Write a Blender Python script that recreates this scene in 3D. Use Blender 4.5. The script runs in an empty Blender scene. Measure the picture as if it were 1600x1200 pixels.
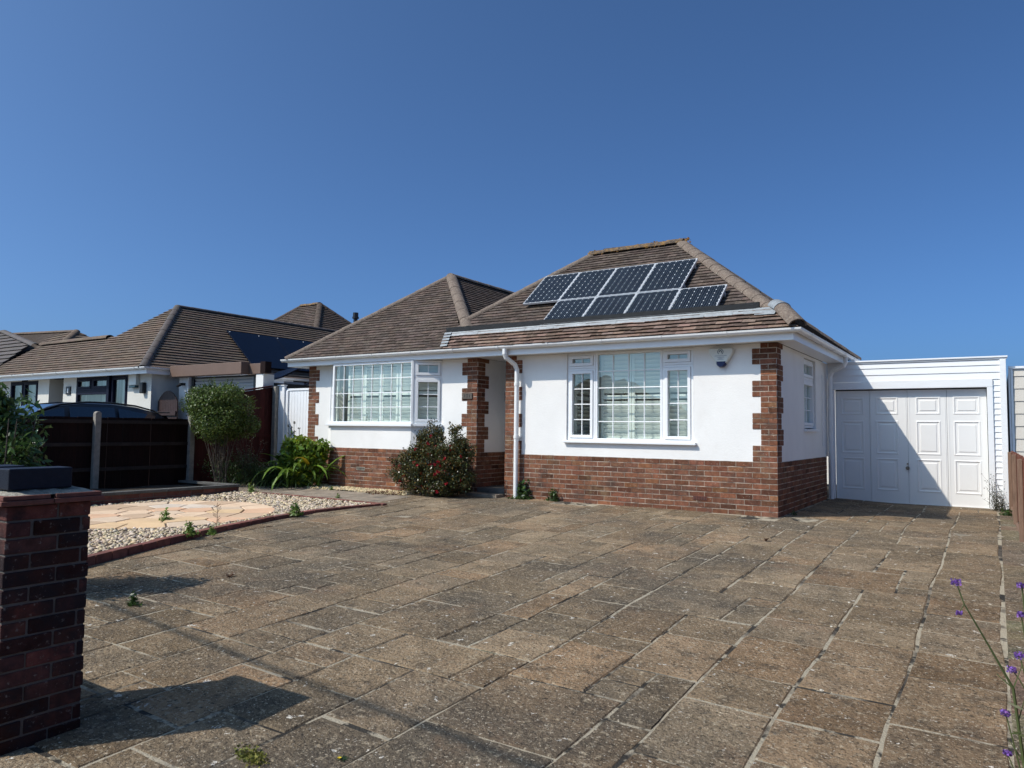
import bpy, bmesh, math, random
import numpy as np
from mathutils import Vector, Matrix
random.seed(7); rng = np.random.default_rng(7)
C = bpy.context.scene.collection
R = math.radians

# ------------------------------------------------------------------ camera
cam_d = bpy.data.cameras.new('camera'); cam = bpy.data.objects.new('camera', cam_d); C.objects.link(cam)
cam_d.sensor_width = 36; cam_d.lens = 1153/1600*36; cam_d.clip_start = .05; cam_d.clip_end = 3000
_yaw, _pit, _rol = R(-33.15), R(3.56), R(.69)
fwd = Vector((math.sin(_yaw)*math.cos(_pit), math.cos(_yaw)*math.cos(_pit), math.sin(_pit)))
rt = Vector((math.cos(_yaw), -math.sin(_yaw), 0)); up = rt.cross(fwd)
r2 = math.cos(_rol)*rt + math.sin(_rol)*up; u2 = -math.sin(_rol)*rt + math.cos(_rol)*up
CAM = Vector((2.427, -10.2146, 1.1123))
mw = Matrix((r2, u2, -fwd)).transposed().to_4x4(); mw.translation = CAM
cam.matrix_world = mw
bpy.context.scene.camera = cam
# ------------------------------------------------------------------ sky and sun
SUN = Vector((-.575, -.74, 1.0)).normalized()          # towards the sun
w = bpy.data.worlds.new('World'); bpy.context.scene.world = w; w.use_nodes = True
nt = w.node_tree; nt.nodes.clear()
sky = nt.nodes.new('ShaderNodeTexSky'); sky.sky_type = 'NISHITA'; sky.sun_disc = False
sky.sun_elevation = math.asin(SUN.z); sky.sun_rotation = math.atan2(SUN.x, SUN.y)
sky.air_density = 0.5; sky.dust_density = 3.0; sky.ozone_density = 6.0; sky.altitude = 0
bg = nt.nodes.new('ShaderNodeBackground'); bg.inputs[1].default_value = .15
gm = nt.nodes.new('ShaderNodeGamma'); gm.inputs[1].default_value = 1.0      # deep clear-day blue
tn = nt.nodes.new('ShaderNodeMix'); tn.data_type = 'RGBA'; tn.blend_type = 'MULTIPLY'; tn.inputs[0].default_value = 1; tn.inputs[7].default_value = (.68, .985, 1.16, 1)
wo = nt.nodes.new('ShaderNodeOutputWorld')
nt.links.new(sky.outputs[0], gm.inputs[0]); nt.links.new(gm.outputs[0], tn.inputs[6]); nt.links.new(tn.outputs[2], bg.inputs[0]); nt.links.new(bg.outputs[0], wo.inputs[0])
sl = bpy.data.lights.new('sun', 'SUN'); sl.energy = 4.4; sl.angle = R(.53); sl.color = (1, .93, .83)
so = bpy.data.objects.new('sun', sl); C.objects.link(so); so.rotation_euler = SUN.to_track_quat('Z', 'Y').to_euler()
vs = bpy.context.scene.view_settings; vs.view_transform = 'Standard'; vs.look = 'None'; vs.exposure = 0; vs.gamma = 1

# ------------------------------------------------------------------ materials
def pm(name, base, rough=.8, var=.3, nscale=5., bump=.3, bscale=60., spots=(), metal=0, spec=.4, bdist=.01, stretch=None, coat=0, attr=True):
    """procedural material: base x per-piece attribute x noise, spots of other colours, bump"""
    m = bpy.data.materials.new(name); m.use_nodes = True; t = m.node_tree; N = t.nodes; L = t.links
    b = N['Principled BSDF']; b.inputs['Roughness'].default_value = rough; b.inputs['Metallic'].default_value = metal
    b.inputs['Specular IOR Level'].default_value = spec; b.inputs['Coat Weight'].default_value = coat
    tc = N.new('ShaderNodeTexCoord'); src = tc.outputs['Object']
    if stretch:
        mp = N.new('ShaderNodeMapping'); mp.inputs['Scale'].default_value = stretch; L.new(src, mp.inputs[0]); src = mp.outputs[0]
    n = N.new('ShaderNodeTexNoise'); n.inputs['Scale'].default_value = nscale; n.inputs['Detail'].default_value = 6; n.inputs['Roughness'].default_value = .65
    L.new(src, n.inputs['Vector'])
    mr = N.new('ShaderNodeMapRange'); mr.inputs[1].default_value = .3; mr.inputs[2].default_value = .7
    mr.inputs[3].default_value = 1-var; mr.inputs[4].default_value = 1+var; L.new(n.outputs['Fac'], mr.inputs[0])
    rgb = N.new('ShaderNodeRGB'); rgb.outputs[0].default_value = (*base, 1); col = rgb.outputs[0]
    def mul(c, f):
        v = N.new('ShaderNodeVectorMath'); v.operation = 'MULTIPLY'; L.new(c, v.inputs[0]); L.new(f, v.inputs[1]); return v.outputs[0]
    if attr:
        at = N.new('ShaderNodeAttribute'); at.attribute_name = 'Col'; col = mul(col, at.outputs['Color'])
    v = N.new('ShaderNodeVectorMath'); v.operation = 'SCALE'; L.new(col, v.inputs[0]); L.new(mr.outputs[0], v.inputs['Scale']); col = v.outputs[0]
    for (sc, scale, lo, hi, amt) in spots:
        q = N.new('ShaderNodeTexNoise'); q.inputs['Scale'].default_value = scale; q.inputs['Detail'].default_value = 4; q.inputs['Roughness'].default_value = .7
        ad = N.new('ShaderNodeVectorMath'); ad.operation = 'ADD'; ad.inputs[1].default_value = (scale*1.37, lo*91, hi*57); L.new(src, ad.inputs[0]); L.new(ad.outputs[0], q.inputs['Vector'])
        r = N.new('ShaderNodeMapRange'); r.inputs[1].default_value = lo; r.inputs[2].default_value = hi; r.inputs[3].default_value = 0; r.inputs[4].default_value = amt
        L.new(q.outputs['Fac'], r.inputs[0])
        mx = N.new('ShaderNodeMix'); mx.data_type = 'RGBA'; L.new(r.outputs[0], mx.inputs[0]); L.new(col, mx.inputs[6]); mx.inputs[7].default_value = (*sc, 1); col = mx.outputs[2]
    L.new(col, b.inputs['Base Color'])
    if bump:
        bn = N.new('ShaderNodeTexNoise'); bn.inputs['Scale'].default_value = bscale; bn.inputs['Detail'].default_value = 5; bn.inputs['Roughness'].default_value = .65; L.new(src, bn.inputs['Vector'])
        bp = N.new('ShaderNodeBump'); bp.inputs['Strength'].default_value = bump; bp.inputs['Distance'].default_value = bdist
        L.new(bn.outputs['Fac'], bp.inputs['Height']); L.new(bp.outputs[0], b.inputs['Normal'])
    return m

def leafmat(name, base, rough=.45, trans=.3, spec=.4):
    m = bpy.data.materials.new(name); m.use_nodes = True; t = m.node_tree; N = t.nodes; L = t.links
    b = N['Principled BSDF']; b.inputs['Roughness'].default_value = rough; b.inputs['Specular IOR Level'].default_value = spec
    at = N.new('ShaderNodeAttribute'); at.attribute_name = 'Col'
    v = N.new('ShaderNodeVectorMath'); v.operation = 'MULTIPLY'; v.inputs[1].default_value = base; L.new(at.outputs['Color'], v.inputs[0])
    L.new(v.outputs[0], b.inputs['Base Color'])
    tr = N.new('ShaderNodeBsdfTranslucent'); L.new(v.outputs[0], tr.inputs[0])
    mx = N.new('ShaderNodeMixShader'); mx.inputs[0].default_value = trans
    L.new(b.outputs[0], mx.inputs[1]); L.new(tr.outputs[0], mx.inputs[2]); L.new(mx.outputs[0], N['Material Output'].inputs[0])
    return m

def glassmat(name, tint=(.91, .96, .93), base=.15):
    m = bpy.data.materials.new(name); m.use_nodes = True; t = m.node_tree; N = t.nodes; L = t.links
    N.remove(N['Principled BSDF'])
    a = N.new('ShaderNodeBsdfTransparent'); a.inputs[0].default_value = (*tint, 1)
    g = N.new('ShaderNodeBsdfGlossy'); g.inputs['Roughness'].default_value = .01; g.inputs[0].default_value = (.86, .97, .94, 1)
    tc = N.new('ShaderNodeTexCoord'); n = N.new('ShaderNodeTexNoise'); n.inputs['Scale'].default_value = 2.2; n.inputs['Detail'].default_value = 1; L.new(tc.outputs['Object'], n.inputs['Vector'])
    bp = N.new('ShaderNodeBump'); bp.inputs['Strength'].default_value = .1; bp.inputs['Distance'].default_value = .02; L.new(n.outputs['Fac'], bp.inputs['Height']); L.new(bp.outputs[0], g.inputs['Normal'])
    lw = N.new('ShaderNodeLayerWeight'); lw.inputs[0].default_value = .5
    pw = N.new('ShaderNodeMath'); pw.operation = 'POWER'; pw.inputs[1].default_value = 4; L.new(lw.outputs['Facing'], pw.inputs[0])
    mu = N.new('ShaderNodeMath'); mu.operation = 'MULTIPLY_ADD'; mu.inputs[1].default_value = 1-base; mu.inputs[2].default_value = base; L.new(pw.outputs[0], mu.inputs[0])
    mx = N.new('ShaderNodeMixShader'); L.new(mu.outputs[0], mx.inputs[0]); L.new(a.outputs[0], mx.inputs[1]); L.new(g.outputs[0], mx.inputs[2])
    L.new(mx.outputs[0], N['Material Output'].inputs[0]); return m

M = {}
M['render'] = pm('white_render', (.80, .785, .75), .88, .05, 1.1, .5, 40, spots=[((.56, .52, .46), 1.6, .56, .78, .22), ((.62, .58, .52), 9, .60, .75, .16)], bdist=.006, attr=False)
M['cream_render'] = pm('cream_render', (.62, .60, .54), .85, .05, 2, .3, 45, attr=False)
M['upvc'] = pm('white_upvc', (.82, .83, .83), .32, .02, 3, 0, attr=False, spec=.5)
M['gutter'] = pm('white_gutter_plastic', (.80, .80, .78), .35, .05, 4, 0, spots=[((.40, .34, .26), 7, .62, .8, .5)], attr=False)
M['brick'] = pm('red_brick', (.185, .078, .046), .9, .34, 16, 1, 110, spots=[((.10, .060, .045), 5, .52, .66, .65), ((.30, .21, .12), 3.1, .56, .70, .45), ((.48, .42, .34), 42, .62, .70, .6), ((.05, .04, .035), 2.2, .58, .72, .6)], bdist=.008, spec=.15)
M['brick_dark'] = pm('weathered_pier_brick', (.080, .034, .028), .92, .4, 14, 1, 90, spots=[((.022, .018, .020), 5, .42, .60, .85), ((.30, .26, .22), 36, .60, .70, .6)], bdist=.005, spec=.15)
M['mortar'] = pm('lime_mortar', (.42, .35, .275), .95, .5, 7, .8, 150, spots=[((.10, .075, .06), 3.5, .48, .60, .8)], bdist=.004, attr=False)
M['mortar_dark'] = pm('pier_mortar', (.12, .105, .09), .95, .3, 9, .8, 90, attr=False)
M['tile'] = pm('clay_roof_tile', (.098, .073, .060), .94, .38, 18, 1, 70, spots=[((.21, .175, .14), 24, .54, .68, .55), ((.05, .040, .034), 3.5, .5, .66, .6), ((.45, .43, .38), 30, .70, .74, .9)], bdist=.006, spec=.15)
M['tile_skirt'] = pm('pinkish_clay_roof_tile', (.175, .118, .092), .9, .22, 14, .8, 70, spots=[((.33, .27, .22), 18, .55, .72, .6), ((.09, .07, .06), 6, .55, .72, .5)], bdist=.006, spec=.15)
M['tile_ridge'] = pm('lichened_ridge_tile', (.165, .125, .098), .95, .25, 10, 1, 40, spots=[((.27, .225, .175), 30, .5, .66, .8), ((.10, .08, .07), 14, .55, .7, .6)], bdist=.012, attr=False)
M['lichen'] = pm('orange_lichen_ridge', (.15, .105, .07), .95, .4, 14, 1, 60, spots=[((.36, .20, .06), 9, .48, .64, .8), ((.07, .06, .05), 13, .52, .62, .85), ((.40, .33, .20), 24, .6, .68, .7)], bdist=.03, attr=False)
M['ntile'] = pm('brown_concrete_tile', (.150, .112, .086), .9, .2, 8, .5, 60, spots=[((.10, .075, .065), 3, .5, .7, .6)], bdist=.005, spec=.15)
M['pantile'] = pm('dark_pantile', (.085, .07, .062), .75, .2, 8, .3, 60)
M['lead'] = pm('lead_flashing', (.27, .29, .30), .55, .25, 9, .5, 40, spots=[((.25, .27, .29), 6, .5, .7, .6)], metal=.25, attr=False)
M['black'] = pm('black_membrane', (.013, .014, .015), .6, .4, 8, .4, 30, attr=False)
M['paver'] = pm('riven_paving_slab', (.262, .193, .124), .95, .34, 3.2, 1, 44, spec=.12, spots=[
    ((.085, .075, .062), .62, .46, .62, .66), ((.27, .165, .100), 1.7, .56, .72, .45), ((.070, .058, .046), 7, .53, .66, .6), ((.44, .36, .25), 24, .56, .64, .65), ((.050, .041, .032), 42, .56, .63, .8), ((.60, .52, .40), 58, .60, .64, .75), ((.70, .65, .56), 13, .66, .68, .95)], bdist=.034)
M['joint'] = pm('paving_joint_fill', (.075, .062, .048), .98, .5, 8, 1, 60, spots=[((.44, .38, .28), 1.6, .38, .48, .9), ((.02, .017, .014), 3.6, .52, .57, .95), ((.05, .06, .02), 3, .62, .7, .7)], bdist=.02, attr=False)
M['path'] = pm('worn_concrete_path', (.25, .20, .15), .95, .3, 4, 1, 50, spots=[((.10, .09, .075), 3, .52, .68, .7), ((.38, .33, .26), 30, .6, .7, .6)], bdist=.012, attr=False)
M['kerb'] = pm('red_brick_edging', (.17, .062, .045), .9, .3, 14, .8, 80, spots=[((.08, .05, .04), 5, .5, .7, .6)], bdist=.006)
M['pebble'] = pm('cream_pebble', (.50, .41, .31), .7, .12, 30, 0, spec=.4)
M['gravelbase'] = pm('gravel_bed_base', (.22, .18, .14), .95, .4, 30, 1, 60, attr=False)
M['pea'] = pm('pale_yellow_gravel', (.60, .50, .33), .8, .15, 30, 0)
M['sandstone'] = pm('buff_sandstone', (.58, .44, .31), .85, .14, 3, .6, 40, spots=[((.58, .40, .26), 2, .5, .7, .6), ((.36, .20, .11), 5, .6, .75, .4)], bdist=.006)
M['soil'] = pm('dark_soil', (.045, .035, .026), .98, .5, 10, 1, 40, bdist=.03, attr=False)
M['coping'] = pm('grey_concrete_coping', (.10, .098, .092), .9, .3, 9, .8, 60, attr=False)
M['fence'] = pm('dark_stained_fence_board', (.014, .005, .004), .75, .3, 4, .6, 30, stretch=(8, 8, 1), bdist=.004, spec=.15)
M['fence_rail'] = pm('fence_rail_highlight', (.030, .020, .016), .85, .4, 6, .5, 30, attr=False)  # rails lighter than the boards: highlight lines put into the colour
M['fence_red'] = pm('red_stained_fence_board', (.045, .008, .007), .7, .25, 4, .5, 30, stretch=(8, 8, 1), bdist=.004, spec=.15)
M['fence_brown'] = pm('brown_fence_picket', (.17, .055, .030), .75, .3, 5, .6, 30, stretch=(8, 8, 1), bdist=.004)
M['timber'] = pm('weathered_timber_rail', (.20, .125, .085), .9, .3, 5, .8, 40, stretch=(8, 8, 1), bdist=.004, attr=False)
M['concrete'] = pm('concrete_fence_post', (.26, .235, .20), .93, .2, 12, .8, 90, spots=[((.10, .09, .08), 7, .55, .72, .5)], bdist=.005, attr=False)
M['granite'] = pm('grey_granite_block', (.014, .017, .026), .5, .15, 40, .3, 200, attr=False, spec=.15)
M['cap'] = pm('mortar_cap', (.34, .31, .25), .95, .3, 14, 1, 40, spots=[((.12, .11, .09), 8, .5, .65, .6)], bdist=.02, attr=False)
M['pv_cell'] = pm('photovoltaic_cell', (.011, .014, .018), .2, .3, 3, 0, spec=.3)
M['pv_line'] = pm('cell_conductor', (.13, .15, .17), .4, .05, 3, 0, metal=.3, attr=False)
M['pv_dot'] = pm('white_backsheet', (.75, .78, .80), .5, .02, 3, 0, attr=False)
M['alu'] = pm('pale_aluminium', (.72, .73, .74), .38, .05, 5, 0, metal=.35, attr=False)
M['navy'] = pm('navy_panel', (.004, .007, .018), .22, .1, 3, 0, attr=False, spec=.25)
M['navy_frame'] = pm('navy_window_frame', (.006, .008, .022), .55, .05, 3, 0, attr=False, spec=.15)
M['board'] = pm('white_cladding_board', (.82, .83, .83), .45, .03, 3, .15, 30, stretch=(1, 1, 6), attr=False)
M['board_cream'] = pm('cream_cladding_board', (.62, .58, .51), .7, .04, 3, .2, 40, attr=False)
M['door'] = pm('white_painted_steel', (.80, .79, .76), .4, .02, 2, .05, 20, attr=False)
M['gate'] = pm('white_painted_timber', (.80, .81, .82), .6, .04, 3, .2, 20, attr=False)
M['wood_door'] = pm('dark_stained_gate', (.035, .016, .014), .6, .2, 5, .3, 30, attr=False)
M['fascia_brown'] = pm('brown_fascia', (.155, .098, .072), .6, .06, 3, .1, 20, attr=False)
M['roller'] = pm('pale_roller_shutter', (.50, .50, .49), .5, .05, 3, 0, attr=False)
M['carpaint'] = pm('blue_black_car_paint', (.004, .006, .010), .3, .05, 2, 0, attr=False, spec=.4, coat=.25)
M['carglass'] = pm('dark_car_glass', (.010, .018, .026), .04, .05, 2, 0, attr=False, spec=.9, coat=1)
M['tyre'] = pm('tyre_rubber', (.02, .02, .02), .85, .1, 5, .3, 60, attr=False)
M['rim'] = pm('alloy_rim', (.45, .46, .48), .3, .05, 5, 0, metal=.9, attr=False)
M['black_plastic'] = pm('black_plastic', (.015, .015, .016), .4, .1, 5, 0, attr=False)
M['plaque'] = pm('dark_slate_plaque', (.10, .085, .07), .7, .2, 20, .3, 60, attr=False)
M['plaque_ink'] = pm('faded_numeral', (.025, .02, .02), .7, .1, 20, 0, attr=False)
M['brass'] = pm('dull_handle_metal', (.22, .19, .15), .35, .1, 9, 0, metal=.9, attr=False)
M['alarm'] = pm('alarm_box_plastic', (.66, .66, .60), .4, .04, 5, 0, attr=False)
M['blue'] = pm('blue_plastic', (.008, .014, .075), .3, .05, 5, 0, attr=False)
M['teal'] = pm('teal_print', (.02, .06, .08), .5, .05, 5, 0, attr=False)
M['greytext'] = pm('grey_blue_print', (.10, .14, .20), .5, .05, 5, 0, attr=False)
M['interior'] = pm('interior_wall', (.68, .68, .64), .9, .05, 3, 0, attr=False)
M['shutter'] = pm('white_shutter_paint', (.86, .87, .82), .45, .02, 3, 0, attr=False)
M['blind'] = pm('vertical_blind_fabric', (.60, .60, .58), .8, .05, 3, 0)
M['glass'] = glassmat('window_glass')
M['bark'] = pm('brown_bark', (.085, .068, .052), .9, .3, 14, 1, 50, attr=False)
M['ground'] = pm('rough_ground', (.16, .14, .11), .95, .3, .3, .5, 5, attr=False)
M['asphalt'] = pm('asphalt', (.05, .05, .05), .9, .2, 3, .8, 120, attr=False)
M['slabgrey'] = pm('pavement_slab', (.26, .25, .23), .9, .15, 2, .5, 60, attr=False)
M['tarmac_drive'] = pm('neighbour_forecourt', (.20, .19, .17), .9, .2, 2, .5, 60, attr=False)
M['leaf_top'] = leafmat('privet_leaf', (.080, .122, .024))
M['leaf_dark'] = leafmat('dark_glossy_leaf', (.050, .095, .026), .3)
M['leaf_escal'] = leafmat('olive_shrub_leaf', (.060, .074, .026), .3, .15)
M['leaf_bright'] = leafmat('bright_strap_leaf', (.15, .25, .032), .4, .35)
M['leaf_weed'] = leafmat('weed_leaf', (.13, .21, .045), .5, .3)
M['leaf_grey'] = leafmat('sparse_grey_leaf', (.12, .125, .09), .6, .2)
M['leaf_dead'] = leafmat('dry_leaf_litter', (.13, .065, .035), .8, .1)
M['flower_red'] = leafmat('crimson_flower', (.34, .010, .022), .5, .3)
M['flower_purple'] = leafmat('violet_flower', (.25, .13, .44), .5, .35)
M['stem_green'] = leafmat('green_stem', (.085, .105, .035), .6, .05)
M['stem_dark'] = leafmat('dark_stem', (.030, .028, .018), .7, .05)
M['lichen_leaf'] = leafmat('orange_lichen_tuft', (.30, .175, .06), .9, .05, .1)
M['moss'] = leafmat('yellow_green_moss', (.16, .17, .035), .8, .2)
M['yellow'] = leafmat('yellow_petal', (.75, .55, .02), .5, .2)

# ------------------------------------------------------------------ mesh helpers
class MB:
    def __init__(s): s.v = []; s.f = []; s.c = []; s.m = []
    def add(s, vs, fs, col=(1, 1, 1), mat=0, X=None):
        b = len(s.v)
        if isinstance(col, (int, float)): col = (col, col, col)
        for p in vs:
            p = Vector(p); s.v.append(tuple(X @ p) if X is not None else tuple(p))
        for k, f in enumerate(fs): s.f.append([b+i for i in f]); s.c.append(col[k] if isinstance(col, list) else col); s.m.append(mat[k] if isinstance(mat, list) else mat)
    def box(s, a0, a1, b0, b1, c0, c1, col=1, mat=0, X=None):
        s.add([(a0, b0, c0), (a1, b0, c0), (a1, b1, c0), (a0, b1, c0), (a0, b0, c1), (a1, b0, c1), (a1, b1, c1), (a0, b1, c1)],
              [(0, 3, 2, 1), (4, 5, 6, 7), (0, 1, 5, 4), (1, 2, 6, 5), (2, 3, 7, 6), (3, 0, 4, 7)], col, mat, X)
    def tube(s, pts, rad, n=8, col=1, mat=0, X=None, cap=True):
        pts = [Vector(p) for p in pts]; rad = rad if isinstance(rad, (list, tuple)) else [rad]*len(pts)
        vs = []; fs = []; prev = None
        for i, p in enumerate(pts):
            d = (pts[min(i+1, len(pts)-1)] - pts[max(i-1, 0)])
            if d.length < 1e-9: d = Vector((0, 0, 1))
            d.normalize()
            if prev is None: a = d.orthogonal().normalized()
            else: a = (prev - d*prev.dot(d)); a = a.normalized() if a.length > 1e-6 else d.orthogonal().normalized()
            prev = a; b = d.cross(a)
            for k in range(n):
                t = 2*math.pi*k/n; vs.append(p + (a*math.cos(t)+b*math.sin(t))*rad[i])
        for i in range(len(pts)-1):
            for k in range(n): fs.append((i*n+k, i*n+(k+1) % n, (i+1)*n+(k+1) % n, (i+1)*n+k))
        if cap: fs.append(tuple(range(n))[::-1]); fs.append(tuple(range((len(pts)-1)*n, len(pts)*n)))
        s.add(vs, fs, col, mat, X)
    def prism(s, poly, d0, d1, col=1, mat=0, X=None):   # poly in (x,z) extruded along y
        n = len(poly)
        vs = [(p[0], d0, p[1]) for p in poly] + [(p[0], d1, p[1]) for p in poly]
        fs = [tuple(range(n)), tuple(range(n, 2*n))[::-1]] + [(i, (i+1) % n, n+(i+1) % n, n+i) for i in range(n)]
        s.add(vs, fs, col, mat, X)
    def build(s, name, mats, parent=None, smooth=False, recalc=True, bevel=0):
        me = bpy.data.meshes.new(name); me.from_pydata(s.v, [], s.f)
        mats = mats if isinstance(mats, (list, tuple)) else [mats]
        for m in mats: me.materials.append(M[m] if isinstance(m, str) else m)
        if len(mats) > 1: me.polygons.foreach_set('material_index', s.m)
        tot = [len(f) for f in s.f]
        ca = me.color_attributes.new('Col', 'FLOAT_COLOR', 'CORNER')
        arr = np.repeat(np.array([(*c, 1.) for c in s.c], dtype=np.float32), tot, axis=0)
        ca.data.foreach_set('color', arr.ravel())
        if recalc:
            bm = bmesh.new(); bm.from_mesh(me); bmesh.ops.recalc_face_normals(bm, faces=bm.faces); bm.to_mesh(me); bm.free()
        if smooth: me.polygons.foreach_set('use_smooth', [len(p.vertices) <= 4 for p in me.polygons])
        o = bpy.data.objects.new(name, me); C.objects.link(o)
        if parent: o.parent = parent; o.matrix_parent_inverse = PINV(parent)
        if bevel:
            md = o.modifiers.new('bevel', 'BEVEL'); md.width = bevel; md.segments = 2; md.limit_method = 'ANGLE'
        return o
def PINV(p):      # parts keep world coordinates; sub-parts sit under parts whose world matrix is identity
    return Matrix() if p.parent else Matrix.Translation(p.location).inverted()
def thing(name, label, cat, loc=(0, 0, 0), group=None):
    o = bpy.data.objects.new(name, None); C.objects.link(o); o.location = loc; o.empty_display_size = .1
    o['label'] = label; o['category'] = cat
    if group: o['group'] = group
    return o
def tag(o, label, cat, group=None):
    o['label'] = label; o['category'] = cat
    if group: o['group'] = group
    return o
def struct(o, kind='structure'): o['kind'] = kind; return o
def frame(o, ux, nr, uz=(0, 0, 1)):
    m = Matrix((Vector(ux), Vector(nr), Vector(uz))).transposed().to_4x4(); m.translation = Vector(o); return m
def U(a, b): return random.uniform(a, b)
def tint(v=.15, warm=.05):
    k = 1+U(-v, v); return (k*(1+U(-warm, warm)), k, k*(1+U(-warm, warm)))
FRONT = frame((0, 0, 0), (1, 0, 0), (0, -1, 0))

def g(x, y):
    z = .044*min(y, 0) - .015*x*min(1, max(0, -y/8)) - .03*min(1, max(0, x))*(1 if y > -1 else max(0, 1+(y+1)/2))
    z += .004*max(0, -x)*max(0, min(1, (y+3)/3))*.8
    return z
def clip2(poly, hp):      # hp: (nx,ny,c) keep n.p<=c ; poly tuples whose first two are coords
    out = []
    for i in range(len(poly)):
        a = poly[i]; b = poly[(i+1) % len(poly)]
        da = hp[0]*a[0]+hp[1]*a[1]-hp[2]; db = hp[0]*b[0]+hp[1]*b[1]-hp[2]
        if da <= 0: out.append(a)
        if (da < 0 < db) or (db < 0 < da):
            t = da/(da-db); out.append(tuple(a[k]+(b[k]-a[k])*t for k in range(len(a))))
    return out
def halfplanes(poly):
    A = sum(poly[i][0]*poly[(i+1) % len(poly)][1]-poly[(i+1) % len(poly)][0]*poly[i][1] for i in range(len(poly)))
    s = 1 if A > 0 else -1; H = []
    for i in range(len(poly)):
        a, b = poly[i], poly[(i+1) % len(poly)]; nx, ny = (b[1]-a[1])*s, -(b[0]-a[0])*s
        H.append((nx, ny, nx*a[0]+ny*a[1]))
    return H

def brick_area(mb, X, u0, u1, z0, z1, course=.0735, L=.222, d=0., depth=.04, head=False, zref=.72, j=.0015, shift=0):
    k0 = math.floor((z0-zref)/course+1e-6); k1 = math.ceil((z1-zref)/course-1e-6)
    for k in range(k0, k1):
        a = max(z0, zref+k*course+.0058); b = min(z1, zref+(k+1)*course-.0058)
        if b-a < .012: continue
        off = (k % 2)*L/2+shift
        i0 = math.floor((u0-off)/L)-1
        for i in range(i0, i0+int((u1-u0)/L)+4):
            s0 = max(u0, off+i*L+.0045); s1 = min(u1, off+(i+1)*L-.0045)
            if s1-s0 < .02: continue
            e = U(-j, j); t = tint(.26, .07)
            if random.random() < .12: t = tuple(x*.62 for x in t)
            elif random.random() < .08: t = (t[0]*1.25, t[1]*1.3, t[2]*1.1)
            mb.box(s0, s1, d-depth, d+e, a+U(-.001, .001), b+U(-.001, .001), t, 0, X)
    mb.box(u0+.003, u1-.003, d-depth, d-.0035, z0, z1, 1, 1, X)

def wallgrid(mb, X, u0, u1, z0, z1, holes, d=0., th=.1, mat=0):
    us = sorted({u0, u1, *[h[0] for h in holes], *[h[1] for h in holes]}); zs = sorted({z0, z1, *[h[2] for h in holes], *[h[3] for h in holes]})
    for i in range(len(us)-1):
        for k in range(len(zs)-1):
            cu, cz = (us[i]+us[i+1])/2, (zs[k]+zs[k+1])/2
            if any(h[0] < cu < h[1] and h[2] < cz < h[3] for h in holes): continue
            for dd in (d, d-th):
                mb.add([(us[i], dd, zs[k]), (us[i+1], dd, zs[k]), (us[i+1], dd, zs[k+1]), (us[i], dd, zs[k+1])], [(0, 1, 2, 3)], 1, mat, X)
    for h in holes:
        mb.add([(h[0], d, h[2]), (h[1], d, h[2]), (h[1], d, h[3]), (h[0], d, h[3]), (h[0], d-th, h[2]), (h[1], d-th, h[2]), (h[1], d-th, h[3]), (h[0], d-th, h[3])],
               [(0, 1, 5, 4), (1, 2, 6, 5), (2, 3, 7, 6), (3, 0, 4, 7)], 1, mat, X)
def ring(mb, X, u0, u1, z0, z1, t, d0, d1, mat=0):
    mb.box(u0, u1, d0, d1, z0, z0+t, 1, mat, X); mb.box(u0, u1, d0, d1, z1-t, z1, 1, mat, X)
    mb.box(u0, u0+t, d0, d1, z0+t, z1-t, 1, mat, X); mb.box(u1-t, u1, d0, d1, z0+t, z1-t, 1, mat, X)
def light(mbf, mbg, X, u0, u1, z0, z1, cols, rows, sash=.045, fr=.035, glz=None, d=0., op=True, rowz=None):
    """one window light: outer frame, sash, glazing bars in frame mesh, pane in glass mesh"""
    ring(mbf, X, u0, u1, z0, z1, fr, d-.07, d)
    a0, a1, b0, b1 = u0+fr, u1-fr, z0+fr, z1-fr
    if op: ring(mbf, X, a0+.003, a1-.003, b0+.003, b1-.003, sash, d-.06, d+.014); a0 += sash; a1 -= sash; b0 += sash; b1 -= sash
    gb = .014
    for i in range(1, cols): x = a0+(a1-a0)*i/cols; mbf.box(x-gb/2, x+gb/2, d-.034, d-.016, b0, b1, 1, 0, X)
    for i in range(1, rows):
        z = b0+(b1-b0)*i/rows if rowz is None else rowz[i-1]
        mbf.box(a0, a1, d-.0325, d-.0175, z-gb/2, z+gb/2, 1, 0, X)
    mbg.add([(a0-.005, d-.036, b0-.005), (a1+.005, d-.036, b0-.005), (a1+.005, d-.036, b1+.005), (a0-.005, d-.036, b1+.005)], [(0, 1, 2, 3)], 1, 0, X)
def shutters(mb, X, u0, u1, z0, z1, n, d=-.16, gap=.004, tilt=38, fold=0):
    w_ = (u1-u0)/n
    for i in range(n):
        a, b = u0+i*w_+gap, u0+(i+1)*w_-gap
        ring(mb, X, a, b, z0, z1, .05, d-.028, d)
        mb.box(a+.05, b-.05, d-.026, d-.002, (z0+z1)/2-.03, (z0+z1)/2+.03, 1, 0, X)
        z = z0+.075
        while z < z1-.07:
            if abs(z-(z0+z1)/2) > .05:
                c, s_ = math.cos(R(tilt)), math.sin(R(tilt)); hw = .034
                p = [(-hw*c-.004*s_, -hw*s_+.004*c), (hw*c-.004*s_, hw*s_+.004*c), (hw*c+.004*s_, hw*s_-.004*c), (-hw*c+.004*s_, -hw*s_-.004*c)]
                vs = [(a+.05, d-.014+q[0], z+q[1]) for q in p]+[(b-.05, d-.014+q[0], z+q[1]) for q in p]
                mb.add(vs, [(0, 1, 2, 3), (7, 6, 5, 4), (0, 4, 5, 1), (1, 5, 6, 2), (2, 6, 7, 3), (3, 7, 4, 0)], 1, 0, X)
            z += .062

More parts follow.
